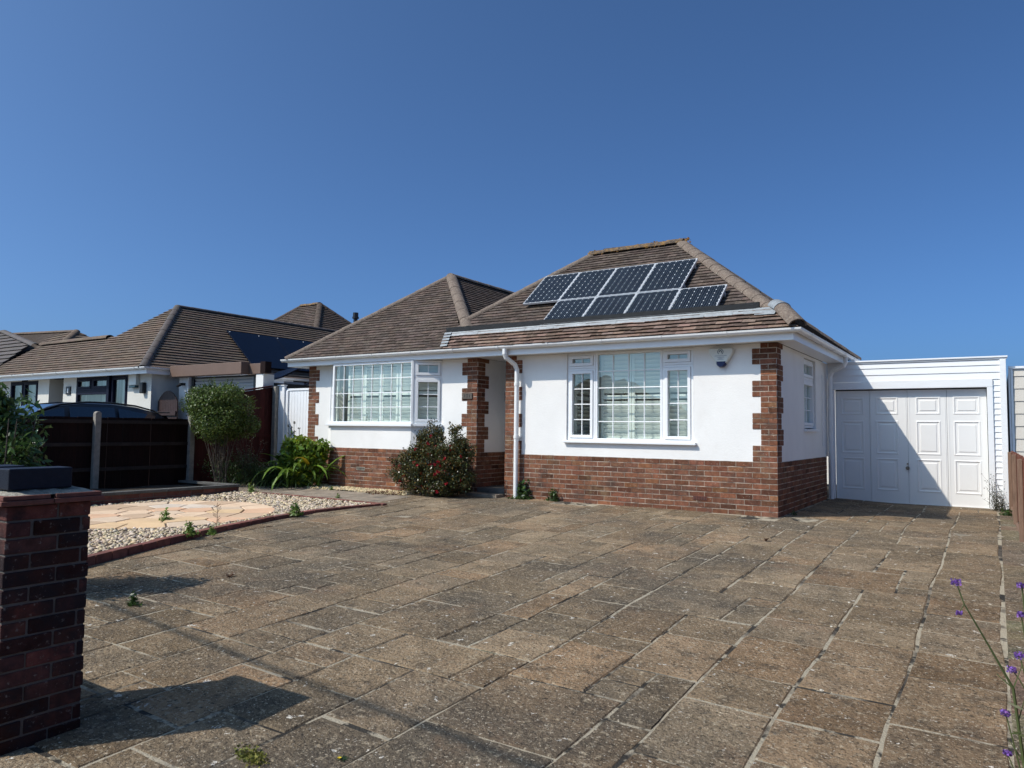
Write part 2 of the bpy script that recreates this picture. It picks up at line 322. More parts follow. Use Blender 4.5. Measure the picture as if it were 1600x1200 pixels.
def slope(mb, poly, gauge=.1, width=.165, lift=.02, thick=.014, ragged=.004, v=.2, mat=0, bond=True, base=True, drop=.002, skip=0):
    """tiles on a planar convex polygon; poly[0]->poly[1] is the eave"""
    P = [Vector(p) for p in poly]; o = P[0]; u = (P[1]-P[0]).normalized(); n = (P[1]-P[0]).cross(P[2]-P[0]).normalized()
    if n.z < 0: n = -n
    w_ = n.cross(u)
    if (P[2]-o).dot(w_) < 0: w_ = -w_
    q = [((p-o).dot(u), (p-o).dot(w_)) for p in P]; H = halfplanes(q)
    if base: mb.add([p for p in P]+[p-n*.02 for p in P], [tuple(range(len(P)))]+[(i, (i+1) % len(P), len(P)+(i+1) % len(P), len(P)+i) for i in range(len(P))]+[tuple(range(len(P), 2*len(P)))[::-1]], .35, mat)
    u0, u1 = min(a[0] for a in q), max(a[0] for a in q); v1 = max(a[1] for a in q)
    # let the first course overhang a little
    H2 = [h for h in H if not (abs(h[0]) < 1e-6 and h[1] < 0)]
    k = 0
    while k*gauge < v1:
        va = k*gauge-.01; vb = va+gauge*1.12; off = (k % 2)*width/2 if bond else 0
        i0 = int((u0-off)/width)-2; i1 = int((u1-off)/width)+2
        for i in range(i0, i1):
            if random.random() < skip: continue
            e = U(-ragged, ragged); tw = U(-.0015, .0015)+lift; h0 = tw; h1 = .003
            a, b = off+i*width+.0012, off+(i+1)*width-.0012
            pl = [(a, va+e, h0), (b, va+e+U(-.002, .002), h0+U(-.002, .002)), (b, vb, h1), (a, vb, h1)]
            for h in H2:
                pl = clip2(pl, h)
                if len(pl) < 3: break
            if len(pl) < 3: continue
            m_ = len(pl)
            top = [o+u*p[0]+w_*p[1]+n*p[2] for p in pl]; bot = [t-n*thick for t in top]
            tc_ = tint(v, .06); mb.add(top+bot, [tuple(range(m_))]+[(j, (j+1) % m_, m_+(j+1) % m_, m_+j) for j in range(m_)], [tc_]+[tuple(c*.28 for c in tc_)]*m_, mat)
        k += 1
def halfround(mb, a, b, r=.11, seg=.33, n=10, mat=0, lift=.02, squash=.75, jit=.0015):
    """ridge / hip tiles from a to b, one overlapping half-round after another"""
    a, b = Vector(a), Vector(b); d = (b-a); L = d.length; d.normalize(); side = d.cross(Vector((0, 0, 1))).normalized(); upv = side.cross(d)
    k = max(1, round(L/seg)); s = L/k
    for i in range(k):
        e = U(-jit, jit); rings_ = []
        for (t, rr) in ((i*s, r+.004), ((i+.5)*s, r+.001), ((i+1)*s+.004, r-.003)):
            p = a+d*t+upv*(lift+e); rings_.append([p+side*math.cos(math.pi*j/n)*rr+upv*(math.sin(math.pi*j/n)*rr*squash-.05) for j in range(n+1)])
        p = a+d*(i*s)+upv*(lift+e); lip = [p+side*math.cos(math.pi*j/n)*(r-.018)+upv*(math.sin(math.pi*j/n)*(r-.018)*squash-.05) for j in range(n+1)]
        m_ = n+1; vs = [q for g_ in rings_ for q in g_]; fs = [(q*m_+j, q*m_+j+1, (q+1)*m_+j+1, (q+1)*m_+j) for q in (0, 1) for j in range(n)]
        t_ = tint(.10); mb.add(vs, fs, t_, mat)
        mb.add(rings_[0]+lip, [(j, j+1, m_+j+1, m_+j) for j in range(n)], tuple(c*.4 for c in t_), mat)
def gutter(mb, pts, r=.055, n=7, th=.006, endcap=True):
    """half-round gutter through pts (open side up)"""
    pts = [Vector(p) for p in pts]; secs = []
    for i, p in enumerate(pts):
        d = Vector((0, 0, 0))
        if i > 0: d += (pts[i]-pts[i-1]).normalized()
        if i < len(pts)-1: d += (pts[i+1]-pts[i]).normalized()
        d.normalize(); side = d.cross(Vector((0, 0, 1))).normalized()
        k = 1.0
        if 0 < i < len(pts)-1: k = 1/max(.5, d.dot((pts[i]-pts[i-1]).normalized()))
        secs.append([p+side*math.cos(t)*rr*k+Vector((0, 0, -math.sin(t)*rr)) for rr in (r, r-th) for t in [math.pi*j/n for j in range(n+1)]])
    m_ = n+1; vs = [q for s in secs for q in s]; fs = []
    for i in range(len(secs)-1):
        a, b = i*2*m_, (i+1)*2*m_
        for j in range(n): fs += [(a+j, a+j+1, b+j+1, b+j), (a+m_+j, a+m_+j+1, b+m_+j+1, b+m_+j)]
        fs += [(a, a+m_, b+m_, b), (a+n, a+m_+n, b+m_+n, b+n)]
    if endcap:
        for i in (0, len(secs)-1): fs.append(tuple(i*2*m_+j for j in range(m_)))
    mb.add(vs, fs)
def union_rings(mb, a, b, step, r=.062):
    a, b = Vector(a), Vector(b); L = (b-a).length; d = (b-a)/L; k = 1; t = step*.6
    while t < L:
        gutter(mb, [a+d*(t-.02), a+d*(t+.02)], r, endcap=False); t += step

def leaves(name, P, size, mat, parent=None, nrm=None, aspect=1.8, colr=(.6, 1.4), hue=.12, cols=None, fold=.25, flat=0.):
    """many small leaf-shaped faces at points P (Nx3)"""
    P = np.asarray(P, float); n = len(P)
    a = rng.normal(size=(n, 3)); a[:, 2] *= (1-flat)
    a /= np.linalg.norm(a, axis=1)[:, None]
    nn = rng.normal(size=(n, 3)) if nrm is None else np.asarray(nrm)+rng.normal(size=(n, 3))*.55
    b = np.cross(nn, a); b /= (np.linalg.norm(b, axis=1)[:, None]+1e-9); c = np.cross(a, b)
    s = size*rng.uniform(.6, 1.35, (n, 1))
    v0 = P-a*s*.5; v1 = P+b*s/aspect*.5+c*s*fold*.3; v2 = P+a*s*.5; v3 = P-b*s/aspect*.5+c*s*fold*.3
    V = np.stack([v0, v1, v2, v3], 1).reshape(-1, 3)
    me = bpy.data.meshes.new(name); me.vertices.add(4*n); me.vertices.foreach_set('co', V.ravel())
    me.loops.add(4*n); me.loops.foreach_set('vertex_index', np.arange(4*n, dtype=np.int32))
    me.polygons.add(n); me.polygons.foreach_set('loop_start', np.arange(0, 4*n, 4, dtype=np.int32)); me.polygons.foreach_set('loop_total', np.full(n, 4, dtype=np.int32))
    me.update(calc_edges=True)
    k = rng.uniform(colr[0], colr[1], (n, 1)); col = np.hstack([k*(1+rng.uniform(-hue, hue*1.8, (n, 1))), k, k*(1+rng.uniform(-hue, hue, (n, 1))), np.ones((n, 1))])
    if cols is not None: col[:, :3] *= cols
    ca = me.color_attributes.new('Col', 'FLOAT_COLOR', 'CORNER'); ca.data.foreach_set('color', np.repeat(col, 4, axis=0).astype(np.float32).ravel())
    me.materials.append(M[mat]); o = bpy.data.objects.new(name, me); C.objects.link(o)
    if parent: o.parent = parent; o.matrix_parent_inverse = PINV(parent)
    return o
def clumps(c, r, nc, per, spread, shell=.6, zmin=None, top=0):
    """points in clumps through an ellipsoid"""
    out = []; c = np.array(c); r = np.array(r)
    for _ in range(nc):
        d = rng.normal(size=3); d /= np.linalg.norm(d); q = c+d*r*rng.uniform(shell, 1.0)
        p = q+rng.normal(size=(per, 3))*spread
        out.append(p)
    P = np.vstack(out)
    if zmin is not None: P = P[P[:, 2] > zmin]
    return P
def strap(mb, base, az, L, w_, rise=70, droop=1.6, col=1, n=7, fold=.25):
    base = Vector(base); d = Vector((math.cos(az), math.sin(az), 0)); s = Vector((-math.sin(az), math.cos(az), 0)); vs = []; p = base.copy(); el = R(rise)
    for i in range(n+1):
        t = i/n; ww = w_*(math.sin(math.pi*min(1, .18+t*.82))**.7)*(1 if t < .95 else .3)
        vs += [p-s*ww/2+Vector((0, 0, ww*fold)), p, p+s*ww/2+Vector((0, 0, ww*fold))]
        p = p+(d*math.cos(el)+Vector((0, 0, math.sin(el))))*L/n; el -= droop/n
    fs = []
    for i in range(n): a = i*3; fs += [(a, a+1, a+4, a+3), (a+1, a+2, a+5, a+4)]
    mb.add(vs, fs, col)
def blob(mb, c, r, n=6, m_=4, col=1, mat=0, jit=.0):
    vs = []; fs = []
    for i in range(m_+1):
        th = math.pi*i/m_
        for k in range(n):
            ph = 2*math.pi*k/n; j = 1+U(-jit, jit)
            vs.append((c[0]+r[0]*math.sin(th)*math.cos(ph)*j, c[1]+r[1]*math.sin(th)*math.sin(ph)*j, c[2]+r[2]*math.cos(th)*j))
    for i in range(m_):
        for k in range(n): fs.append((i*n+k, i*n+(k+1) % n, (i+1)*n+(k+1) % n, (i+1)*n+k))
    mb.add(vs, fs, col, mat)

# ================================================================== GROUND
def sheet(name, mat, poly, h=0., step=None):
    mb = MB(); mb.add([(x, y, (g(x, y) if callable(h) is False else 0)+ (h if not callable(h) else h(x, y))) for x, y in poly], [tuple(range(len(poly)))])
    return struct(mb.build(name, mat))
def gridsheet(name, mat, x0, x1, y0, y1, h, nx=30, ny=30, kind='structure'):
    mb = MB(); vs = []; fs = []
    for j in range(ny+1):
        for i in range(nx+1): x = x0+(x1-x0)*i/nx; y = y0+(y1-y0)*j/ny; vs.append((x, y, g(x, y)+h))
    for j in range(ny):
        for i in range(nx): a = j*(nx+1)+i; fs.append((a, a+1, a+nx+2, a+nx+1))
    mb.add(vs, fs); o = mb.build(name, mat, recalc=False); o['kind'] = kind; return o
mb = MB(); mb.add([(-900, -900, -.75), (900, -900, -.75), (900, 900, -.75), (-900, 900, -.75)], [(0, 1, 2, 3)]); struct(mb.build('ground', 'ground'))
mb = MB(); mb.add([(-80, -15.2, -.60), (80, -15.2, -.60), (80, -22, -.60), (-80, -22, -.60)], [(0, 1, 2, 3)]); struct(mb.build('road', 'asphalt'))
mb = MB()
for i in range(80): mb.box(-40+i, -40+i+.985, -15.05, -12.0, -.62, -.49+U(-.002, .002))
mb.box(-80, 80, -15.19, -15.06, -.72, -.485); struct(mb.build('pavement', 'slabgrey'))
gridsheet('garden_ground', 'soil', -12.0, 6.0, -11.9, 8.0, -.05, 40, 50)
gridsheet('neighbour_drive', 'tarmac_drive', -32.0, -10.56, -11.9, 1.2, -.004, 30, 20)
# driveway: joint bed and riven slabs in a random rectangular bond
KERB = [(-3.6, -9.2), (-4.25, -7.7), (-4.82, -6.38), (-5.16, -5.4), (-5.42, -4.5), (-5.60, -3.65), (-5.66, -2.9), (-5.55, -2.3), (-5.34, -1.80)]
gridsheet('driveway_bed', 'joint', -6.6, 2.75, -11.9, 3.75, -.0055, 60, 90)
mb = MB()
KH = []
for i in range(len(KERB)-1):
    a, b = KERB[i], KERB[i+1]; nx, ny = -(b[1]-a[1]), (b[0]-a[0]); KH.append((nx, ny, nx*a[0]+ny*a[1]))
# keep the right-hand side of the kerb line
un = .24; gx0, gy0 = 2.45-un*38, -11.86; NX, NY = 38, 65
occ = np.zeros((NX+2, NY+4), bool)
BED_TOP = -1.80
for iy in range(NY):
    for ix in range(NX):
        if occ[ix, iy]: continue
        opts = [(2, 2), (2, 2), (2, 3), (2, 1), (2, 2), (2, 3), (2, 1), (2, 2), (3, 2), (3, 3)] if ix % 2 == 0 else [(1, 2), (1, 1), (1, 3)]
        random.shuffle(opts); opts.append((1, 1))
        for (sx, sy) in opts:
            if ix+sx <= NX and iy+sy <= NY and not occ[ix:ix+sx, iy:iy+sy].any(): break
        occ[ix:ix+sx, iy:iy+sy] = True
        x0, x1 = gx0+ix*un, gx0+(ix+sx)*un; y0, y1 = gy0+iy*un, gy0+(iy+sy)*un
        gp = U(.0035, .0075)
        J = lambda: U(-.005, .005)
        gq = U(.006, .011); poly = [(x0+gp+J(), y0+gq+J()), (x1-gp+J(), y0+gq+J()), (x1-gp+J(), y1-gq+J()), (x0+gp+J(), y1-gq+J())]
        cx, cy = (x0+x1)/2, (y0+y1)/2
        if cy > .0 and cx < .0 and not (-4.95 < cx < -4.37 and cy < .0): continue
        if cy > -.02 and cx < .02: continue
        if cy > 3.62: continue
        if cx < -6.35 : continue
        if cy < BED_TOP+.4:
            for h in KH:
                if cy > -1.85 and h is KH[-1]: pass
                if cy < -1.8 or h is not KH[-1]:
                    nb = clip2(poly, (h[0], h[1], h[2])) if cy < -1.7 else poly
                    poly = nb
                if len(poly) < 3: break
        if len(poly) < 3: continue
        wx = lambda x, y: (x+.010*math.sin(y*1.9+x*2.3)+.006*math.sin(y*4.1-x*1.1), y+.010*math.sin(x*1.6+y*2.7)+.006*math.sin(x*3.9+1.3*y))
        poly = [wx(*p) for p in poly]
        # outline with wobbly edges
        pts = []
        for i in range(len(poly)):
            a, b = poly[i], poly[(i+1) % len(poly)]; L_ = math.hypot(b[0]-a[0], b[1]-a[1]); k = max(1, int(L_/.09))
            for t in range(k):
                f = t/k; x = a[0]+(b[0]-a[0])*f; y = a[1]+(b[1]-a[1])*f
                if t: x += U(-.0035, .0035); y += U(-.0035, .0035)
                pts.append((x, y))
        mx, my = sum(p[0] for p in pts)/len(pts), sum(p[1] for p in pts)/len(pts)
        hz = U(-.003, .003); tx, ty = U(-.006, .006), U(-.006, .006)
        k = len(pts)
        def zz(x, y): return g(x, y)+hz+tx*(x-mx)+ty*(y-my)
        def sh(p, s): dx, dy = p[0]-mx, p[1]-my; l = math.hypot(dx, dy)+1e-6; return (p[0]-dx/l*s, p[1]-dy/l*s)
        r0 = [(p[0], p[1], zz(*p)-.03) for p in pts]; r1 = [(p[0], p[1], zz(*p)-.009) for p in pts]
        r2_ = [(*sh(p, .010), zz(*p)) for p in pts]; 
        fs = []
        for ra in (0, 1):
            for i in range(k): fs.append((ra*k+i, ra*k+(i+1) % k, (ra+1)*k+(i+1) % k, (ra+1)*k+i))
        fs.append(tuple(range(2*k, 3*k)))
        base = random.choice([(1, .98, .95), (1.03, .97, .92), (.92, .94, .95), (1.07, .96, .87), (.86, .87, .88), (1.0, .98, .94), (.98, .98, .96)])
        kk = U(.72, 1.2)
        mb.add(r0+r1+r2_, fs, tuple(c*kk for c in base))
dw = struct(mb.build('driveway', 'paver', recalc=True))
# narrow strip of coarser slabs against the right-hand fence
mb = MB(); y = -11.8
while y < 3.5:
    L_ = random.choice([.3, .45, .6, .9]); 
    for (a, b) in ((2.462, 2.70),):
        mb.add([(a, y+.004, g(a, y)-.02), (b, y+.004, g(b, y)-.02), (b, y+L_-.004, g(b, y+L_)-.02), (a, y+L_-.004, g(a, y+L_)-.02),
                (a+.006, y+.01, g(a, y)+.002), (b, y+.01, g(b, y)+.002), (b, y+L_-.01, g(b, y+L_)+.002), (a+.006, y+L_-.01, g(a, y+L_)+.002)],
               [(4, 5, 6, 7), (0, 1, 5, 4), (1, 2, 6, 5), (2, 3, 7, 6), (3, 0, 4, 7)], tuple(U(.75, .95)*c for c in (.95, 1, 1.0)))
    y += L_
struct(mb.build('paving_edge_strip', 'paver'))
# concrete path from the driveway to the side gate
mb = MB()
for i in range(12):
    x0 = -10.3+i*.42; x1 = x0+.412
    ya = -1.66 if x1 < -5.9 else -1.60
    yb = -.80 if x0 < -6.0 else -.03
    if x1 > -5.35: continue
    P_ = [(x0, ya), (x1, ya), (x1, yb), (x0, yb)]
    mb.add([(x, y, g(x, y)-.03) for x, y in P_]+[(x, y, g(x, y)+.004+U(-.001, .001)) for x, y in P_], [(4, 5, 6, 7), (0, 1, 5, 4), (1, 2, 6, 5), (2, 3, 7, 6), (3, 0, 4, 7)])
struct(mb.build('path', 'path'))

# ================================================================== GRAVEL BED
def gb(x, y):   # level of the gravel bed, raised above the driveway towards the street
    return g(x, y)+.012+.055*min(1, max(0, (-y-2.5)/4))
bedL = [(-8.72, -1.84), (-8.72, -9.2)]
mb = MB(); vs = []; fs = []
ys = np.linspace(-9.2, -1.84, 24)
def kerbx(y):
    for i in range(len(KERB)-1):
        if KERB[i][1] <= y <= KERB[i+1][1]: t = (y-KERB[i][1])/(KERB[i+1][1]-KERB[i][1]); return KERB[i][0]+(KERB[i+1][0]-KERB[i][0])*t
    return KERB[-1][0] if y > KERB[-1][1] else KERB[0][0]
for y in ys:
    for t in np.linspace(0, 1, 10): x = -8.75+(kerbx(y)-.04+8.75)*t; vs.append((x, y, gb(x, y)-.014))
for j in range(23):
    for i in range(9): a = j*10+i; fs.append((a, a+1, a+11, a+10))
mb.add(vs, fs); struct(mb.build('gravel_bed_soil', 'gravelbase', recalc=False))
CC = (-7.12, -4.22); CR = 1.42
def stones(name, pts, size, mat, zf, label, seed=3):
    t_ = (1+5**.5)/2; ico = np.array([(-1, t_, 0), (1, t_, 0), (-1, -t_, 0), (1, -t_, 0), (0, -1, t_), (0, 1, t_), (0, -1, -t_), (0, 1, -t_), (t_, 0, -1), (t_, 0, 1), (-t_, 0, -1), (-t_, 0, 1)])/math.sqrt(1+t_*t_)
    F = np.array([(0, 11, 5), (0, 5, 1), (0, 1, 7), (0, 7, 10), (0, 10, 11), (1, 5, 9), (5, 11, 4), (11, 10, 2), (10, 7, 6), (7, 1, 8), (3, 9, 4), (3, 4, 2), (3, 2, 6), (3, 6, 8), (3, 8, 9), (4, 9, 5), (2, 4, 11), (6, 2, 10), (8, 6, 7), (9, 8, 1)])
    n = len(pts); sc = size*rng.uniform(.6, 1.4, (n, 1, 1))*rng.uniform(.65, 1.25, (n, 1, 3))*np.array([1.25, .85, .6])
    v = ico[None]*sc*rng.uniform(.85, 1.15, (n, 12, 1)); a = rng.uniform(0, 6.28, n); tl = rng.normal(0, .35, n)
    x = v[:, :, 0]*np.cos(a)[:, None]-v[:, :, 1]*np.sin(a)[:, None]; y = v[:, :, 0]*np.sin(a)[:, None]+v[:, :, 1]*np.cos(a)[:, None]; z = v[:, :, 2]+x*tl[:, None]
    z0 = np.array([zf(p[0], p[1]) for p in pts])+rng.uniform(-.004, .010, n)
    V = np.stack([x+pts[:, 0:1], y+pts[:, 1:2], z+z0[:, None]], 2).reshape(-1, 3)
    FF = (F[None]+12*np.arange(n)[:, None, None]).reshape(-1, 3)
    me = bpy.data.meshes.new(name); me.vertices.add(len(V)); me.vertices.foreach_set('co', V.ravel())
    me.loops.add(FF.size); me.loops.foreach_set('vertex_index', FF.ravel().astype(np.int32)); me.polygons.add(len(FF))
    me.polygons.foreach_set('loop_start', np.arange(0, FF.size, 3, dtype=np.int32)); me.polygons.foreach_set('loop_total', np.full(len(FF), 3, dtype=np.int32)); me.update(calc_edges=True)
    me.polygons.foreach_set('use_smooth', [True]*len(FF))
    k = rng.uniform(.6, 1.35, (n, 1)); col = np.hstack([k*rng.uniform(.95, 1.1, (n, 1)), k, k*rng.uniform(.75, 1.1, (n, 1)), np.ones((n, 1))])
    ca = me.color_attributes.new('Col', 'FLOAT_COLOR', 'CORNER'); ca.data.foreach_set('color', np.repeat(col, 60, axis=0).astype(np.float32).ravel())
    me.materials.append(M[mat]); o = bpy.data.objects.new(name, me); C.objects.link(o); o['kind'] = 'stuff'; tag(o, label, 'gravel'); return o
P = rng.uniform((-8.75, -8.6), (-3.7, -1.86), (34000, 2))
P = P[[p[0] < kerbx(p[1])-.09 and math.hypot(p[0]-CC[0], p[1]-CC[1]) > CR-.02 and p[1] > -8.5 for p in P]]
stones('gravel', P[:15500], .021, 'pebble', gb, 'cream and grey pebbles filling the bed around the stone circle')
P = rng.uniform((-8.4, -.80), (-5.9, .0), (9000, 2)); P = P[[(p[1] < (-.31 if -8.18 < p[0] < -6.16 else -.02)) and (p[1] > -.80+.1*math.sin(p[0]*5)) for p in P]]
stones('pea_gravel', P[:5200], .012, 'pea', lambda x, y: g(x, y)+.004, 'pale yellow gravel strip at the foot of the bay window')
# circle of crazy paving
def voronoi_cells(seeds, H):
    cells = []
    for i, s in enumerate(seeds):
        poly = [(s[0]-4, s[1]-4), (s[0]+4, s[1]-4), (s[0]+4, s[1]+4), (s[0]-4, s[1]+4)]
        for j, t in enumerate(seeds):
            if i == j: continue
            nx, ny = t[0]-s[0], t[1]-s[1]; m_ = ((t[0]+s[0])/2, (t[1]+s[1])/2); poly = clip2(poly, (nx, ny, nx*m_[0]+ny*m_[1]))
            if len(poly) < 3: break
        for h in H:
            poly = clip2(poly, h)
            if len(poly) < 3: break
        if len(poly) >= 3: cells.append(poly)
    return cells
circ = [(CC[0]+CR*math.cos(t), CC[1]+CR*math.sin(t)) for t in np.linspace(0, 2*math.pi, 41)[:-1]]
seeds = [CC]
for rr, k in ((.42, 6), (.80, 11), (1.2, 16)):
    for i in range(k): t = 2*math.pi*(i+U(-.22, .22))/k+rr; q = rr*U(.9, 1.08); seeds.append((CC[0]+q*math.cos(t), CC[1]+q*math.sin(t)))
mb = MB()
for c in voronoi_cells(seeds, halfplanes(circ)):
    mx, my = sum(p[0] for p in c)/len(c), sum(p[1] for p in c)/len(c); k = len(c); hz = .016+U(-.002, .003)
    def sh(p, s): dx, dy = p[0]-mx, p[1]-my; l = math.hypot(dx, dy)+1e-6; return (p[0]-dx/l*s, p[1]-dy/l*s)
    a = [(*sh(p, .016), gb(*p)-.02) for p in c]; b = [(*sh(p, .016), gb(*p)+hz-.004) for p in c]; t = [(*sh(p, .024), gb(*p)+hz) for p in c]
    fs = [tuple(range(2*k, 3*k))]+[(r*k+i, r*k+(i+1) % k, (r+1)*k+(i+1) % k, (r+1)*k+i) for r in (0, 1) for i in range(k)]
    mb.add(a+b+t, fs, random.choice([(1, 1, 1), (1.15, 1.10, 1.05), (.85, .78, .72), (1.05, .86, .76), (1.0, 1.1, 1.25), (1.1, 1.0, .8)]))
mb.add([(x, y, gb(x, y)+.002) for x, y in circ], [tuple(range(40))], .22)
tag(mb.build('stone_circle', 'sandstone'), 'circular patch of buff crazy paving laid flush in the pebble bed', 'paving circle')
# brick edging
mb = MB()
def edging(mb, pts, w_, top, bot):
    acc = []
    for i in range(len(pts)-1):
        a, b = Vector((*pts[i], 0)), Vector((*pts[i+1], 0)); L_ = (b-a).length; d = (b-a)/L_; n = Vector((-d.y, d.x, 0)); k = max(1, round(L_/.215))
        for q in range(k):
            p0 = a+d*(L_*q/k+.004); p1 = a+d*(L_*(q+1)/k-.004); e = U(-.003, .003)
            z0, z1 = top(p0.x, p0.y)+e, top(p1.x, p1.y)+e+U(-.002, .002)
            f = [p0, p1, p1+n*w_, p0+n*w_]; zt = [z0, z1, z1, z0]
            vs = [(v.x, v.y, bot(v.x, v.y)) for v in f]+[(v.x, v.y, z) for v, z in zip(f, zt)]
            mb.add(vs, [(0, 3, 2, 1), (4, 5, 6, 7), (0, 1, 5, 4), (1, 2, 6, 5), (2, 3, 7, 6), (3, 0, 4, 7)], tint(.25, .08))
edging(mb, KERB, .10, lambda x, y: gb(x, y)+.022, lambda x, y: g(x, y)-.05)
edging(mb, [(-5.32, -1.78), (-6.2, -1.76), (-7.2, -1.76), (-8.6, -1.80)], .09, lambda x, y: g(x, y)+.028, lambda x, y: g(x, y)-.05)
tag(mb.build('brick_edging', 'kerb', bevel=.004), 'red brick edging curving between the pebble bed and the driveway', 'edging')
# raised bed by the fence
rb = thing('raised_bed', 'low brick raised bed with grey coping in front of the dark fence', 'raised bed', (-9.5, -4, -.1))
mb = MB(); XB = frame((-8.76, 0, 0), (0, 1, 0), (1, 0, 0))
brick_area(mb, XB, -8.6, -1.86, -.35, .055, zref=.055, depth=.09)
XB2 = frame((0, -1.86, 0), (1, 0, 0), (0, 1, 0)); brick_area(mb, XB2, -10.4, -8.78, -.2, .055, zref=.055, depth=.09)
mb.build('brick_wall', ['kerb', 'mortar_dark'], rb)
mb = MB()
yy = -8.6
while yy < -1.9: l = min(.6, -1.84-yy); mb.box(-8.87, -8.735, yy+.003, yy+l-.003, .056, .098+U(-.002, .002)); yy += .6
xx = -10.4
while xx < -8.9: l = min(.6, -8.89-xx); mb.box(xx+.003, xx+l-.003, -1.975, -1.84, .056, .098+U(-.002, .002)); xx += .6
mb.build('coping', 'coping', rb, bevel=.005)
mb = MB(); vs = []; fs = []
for j in range(13):
    for i in range(5): vs.append((-10.42+1.56*i/4, -8.6+6.66*j/12, .02+U(-.02, .03)))
for j in range(12):
    for i in range(4): a = j*5+i; fs.append((a, a+1, a+6, a+5))
mb.add(vs, fs); mb.build('soil', 'soil', rb, recalc=False)
# moss at the joint
P = np.column_stack([rng.normal(-.36, .055, 420), rng.normal(-8.02, .022, 420), np.zeros(420)]); P[:, 1] += (P[:, 0]+.36)*-.2
P[:, 2] = [g(a, b)+.004+abs(rng.normal(0, .006)) for a, b, _ in P]
o = leaves('moss', P, .014, 'moss', aspect=1.3); o['kind'] = 'stuff'; tag(o, 'yellow green moss tuft growing in a driveway joint near the street', 'moss')

# ================================================================== THE BUNGALOW
BG = thing('bungalow', 'white rendered bungalow with brick corners, tiled hip roofs and rooftop solar panels', 'bungalow', (-4.5, 2, 0))
Zs = 2.335; PL = .72; CO = .0735
XW = frame((0, 0, 0), (1, 0, 0), (0, -1, 0))
XS = frame((0, 0, 0), (0, 1, 0), (1, 0, 0))             # right side wall
XP = frame((-4.95, 0, 0), (0, 1, 0), (1, 0, 0))         # porch return (faces right)
XQ = frame((-4.37, 0, 0), (0, 1, 0), (-1, 0, 0))        # porch side of the main block
XL = frame((-9.14, 0, 0), (0, 1, 0), (-1, 0, 0))
WIN = (-3.215, -1.155, .935, 2.325)
mb = MB()
wallgrid(mb, XW, -4.37, 0, PL, Zs, [WIN], d=-.004)
wallgrid(mb, XW, -9.14, -4.95, PL, Zs, [(-8.14, -5.72, PL, Zs)], d=-.004)
SW = (1.72, 2.60, 1.15, 2.29)
wallgrid(mb, XS, 0, 3.6, PL, Zs, [SW], d=-.004)
wallgrid(mb, XP, 0, 1.3, PL, Zs, [], d=-.004)
wallgrid(mb, XQ, 0, 1.3, PL, Zs, [], d=-.004)
wallgrid(mb, XL, 0, 7.5, 0, Zs, [], d=-.004)
mb.box(-9.14, 0, 7.4, 7.5, 0, Zs)
mb.box(-4.95, -4.37, 1.3, 1.4, 0, Zs)
# bay apron
bay = [(-8.55, 0), (-8.16, -.30), (-6.16, -.30), (-5.70, 0)]
BX = []
for i in range(3):
    a, b = Vector((*bay[i], 0)), Vector((*bay[i+1], 0)); d = (b-a); L_ = d.length; d.normalize(); n = Vector((d.y, -d.x, 0)); BX.append((frame(a, d, n), L_))
for X_, L_ in BX: wallgrid(mb, X_, 0, L_, .745, 1.165, [], d=-.004)
mb.build('wall', 'render', BG)
# brick plinths
mb = MB()
brick_area(mb, XW, -4.37, 0, -.15, PL, d=.004)
brick_area(mb, XS, .012, 3.42, -.15, PL, d=.004, shift=.05)
brick_area(mb, XW, -9.14, -8.5, -.15, PL, d=.004); brick_area(mb, XW, -5.73, -4.95, -.15, PL, d=.004)
brick_area(mb, XP, .012, 1.3, -.15, PL, d=.004); brick_area(mb, XQ, .012, 1.3, -.15, PL, d=.004)
for X_, L_ in BX: brick_area(mb, X_, 0, L_, -.12, .745, d=.004, zref=.745)
mb.build('brick_plinth', ['brick', 'mortar'], BG)
mb = MB()
for u0 in (-1.05-.11,): mb.box(u0, u0+.2, .002, .010, .162, .215, 1, 0, XW)
for i in range(8): 
    for j in range(3): mb.box(-1.15+i*.0235, -1.137+i*.0235, .010, .012, .167+j*.016, .177+j*.016, 1, 1, XW)
mb.build('air_brick', ['kerb', 'black_plastic'], BG)
mb = MB(); mb.box(-7.45, -7.24, .301, .310, .34, .40, 1, 0, XW)
for i in range(8): mb.box(-7.44+i*.025, -7.428+i*.025, .310, .312, .35, .39, 1, 1, XW)
mb.build('air_brick', ['cap', 'black_plastic'], BG)
# quoins : z bands alternate wide/narrow every 3 courses above the plinth
def quoin(mb, X, corner, sgn, wide_first, wW=.325, wN=.212):
    z = PL; k = 0
    while z < Zs-.01:
        z1 = min(Zs, z+3*CO); wide = (k % 2 == 0) == wide_first; ww = wW if wide else wN
        a, b = (corner-ww, corner) if sgn < 0 else (corner, corner+ww)
        brick_area(mb, X, a, b, z, z1, d=.004, j=.001, shift=corner)
        z = z1; k += 1
mb = MB(); quoin(mb, XW, 0, -1, True); quoin(mb, XS, .012, 1, False)
mb.build('brick_quoin', ['brick', 'mortar'], BG)
mb = MB(); quoin(mb, XW, -9.14, 1, True, .30, .20); mb.build('brick_quoin', ['brick', 'mortar'], BG)
mb = MB(); quoin(mb, XW, -4.95, -1, True); quoin(mb, XP, .012, 1, False); mb.build('brick_quoin', ['brick', 'mortar'], BG)
mb = MB(); quoin(mb, XW, -4.37, 1, True); quoin(mb, XQ, .012, 1, False); mb.build('brick_quoin', ['brick', 'mortar'], BG)
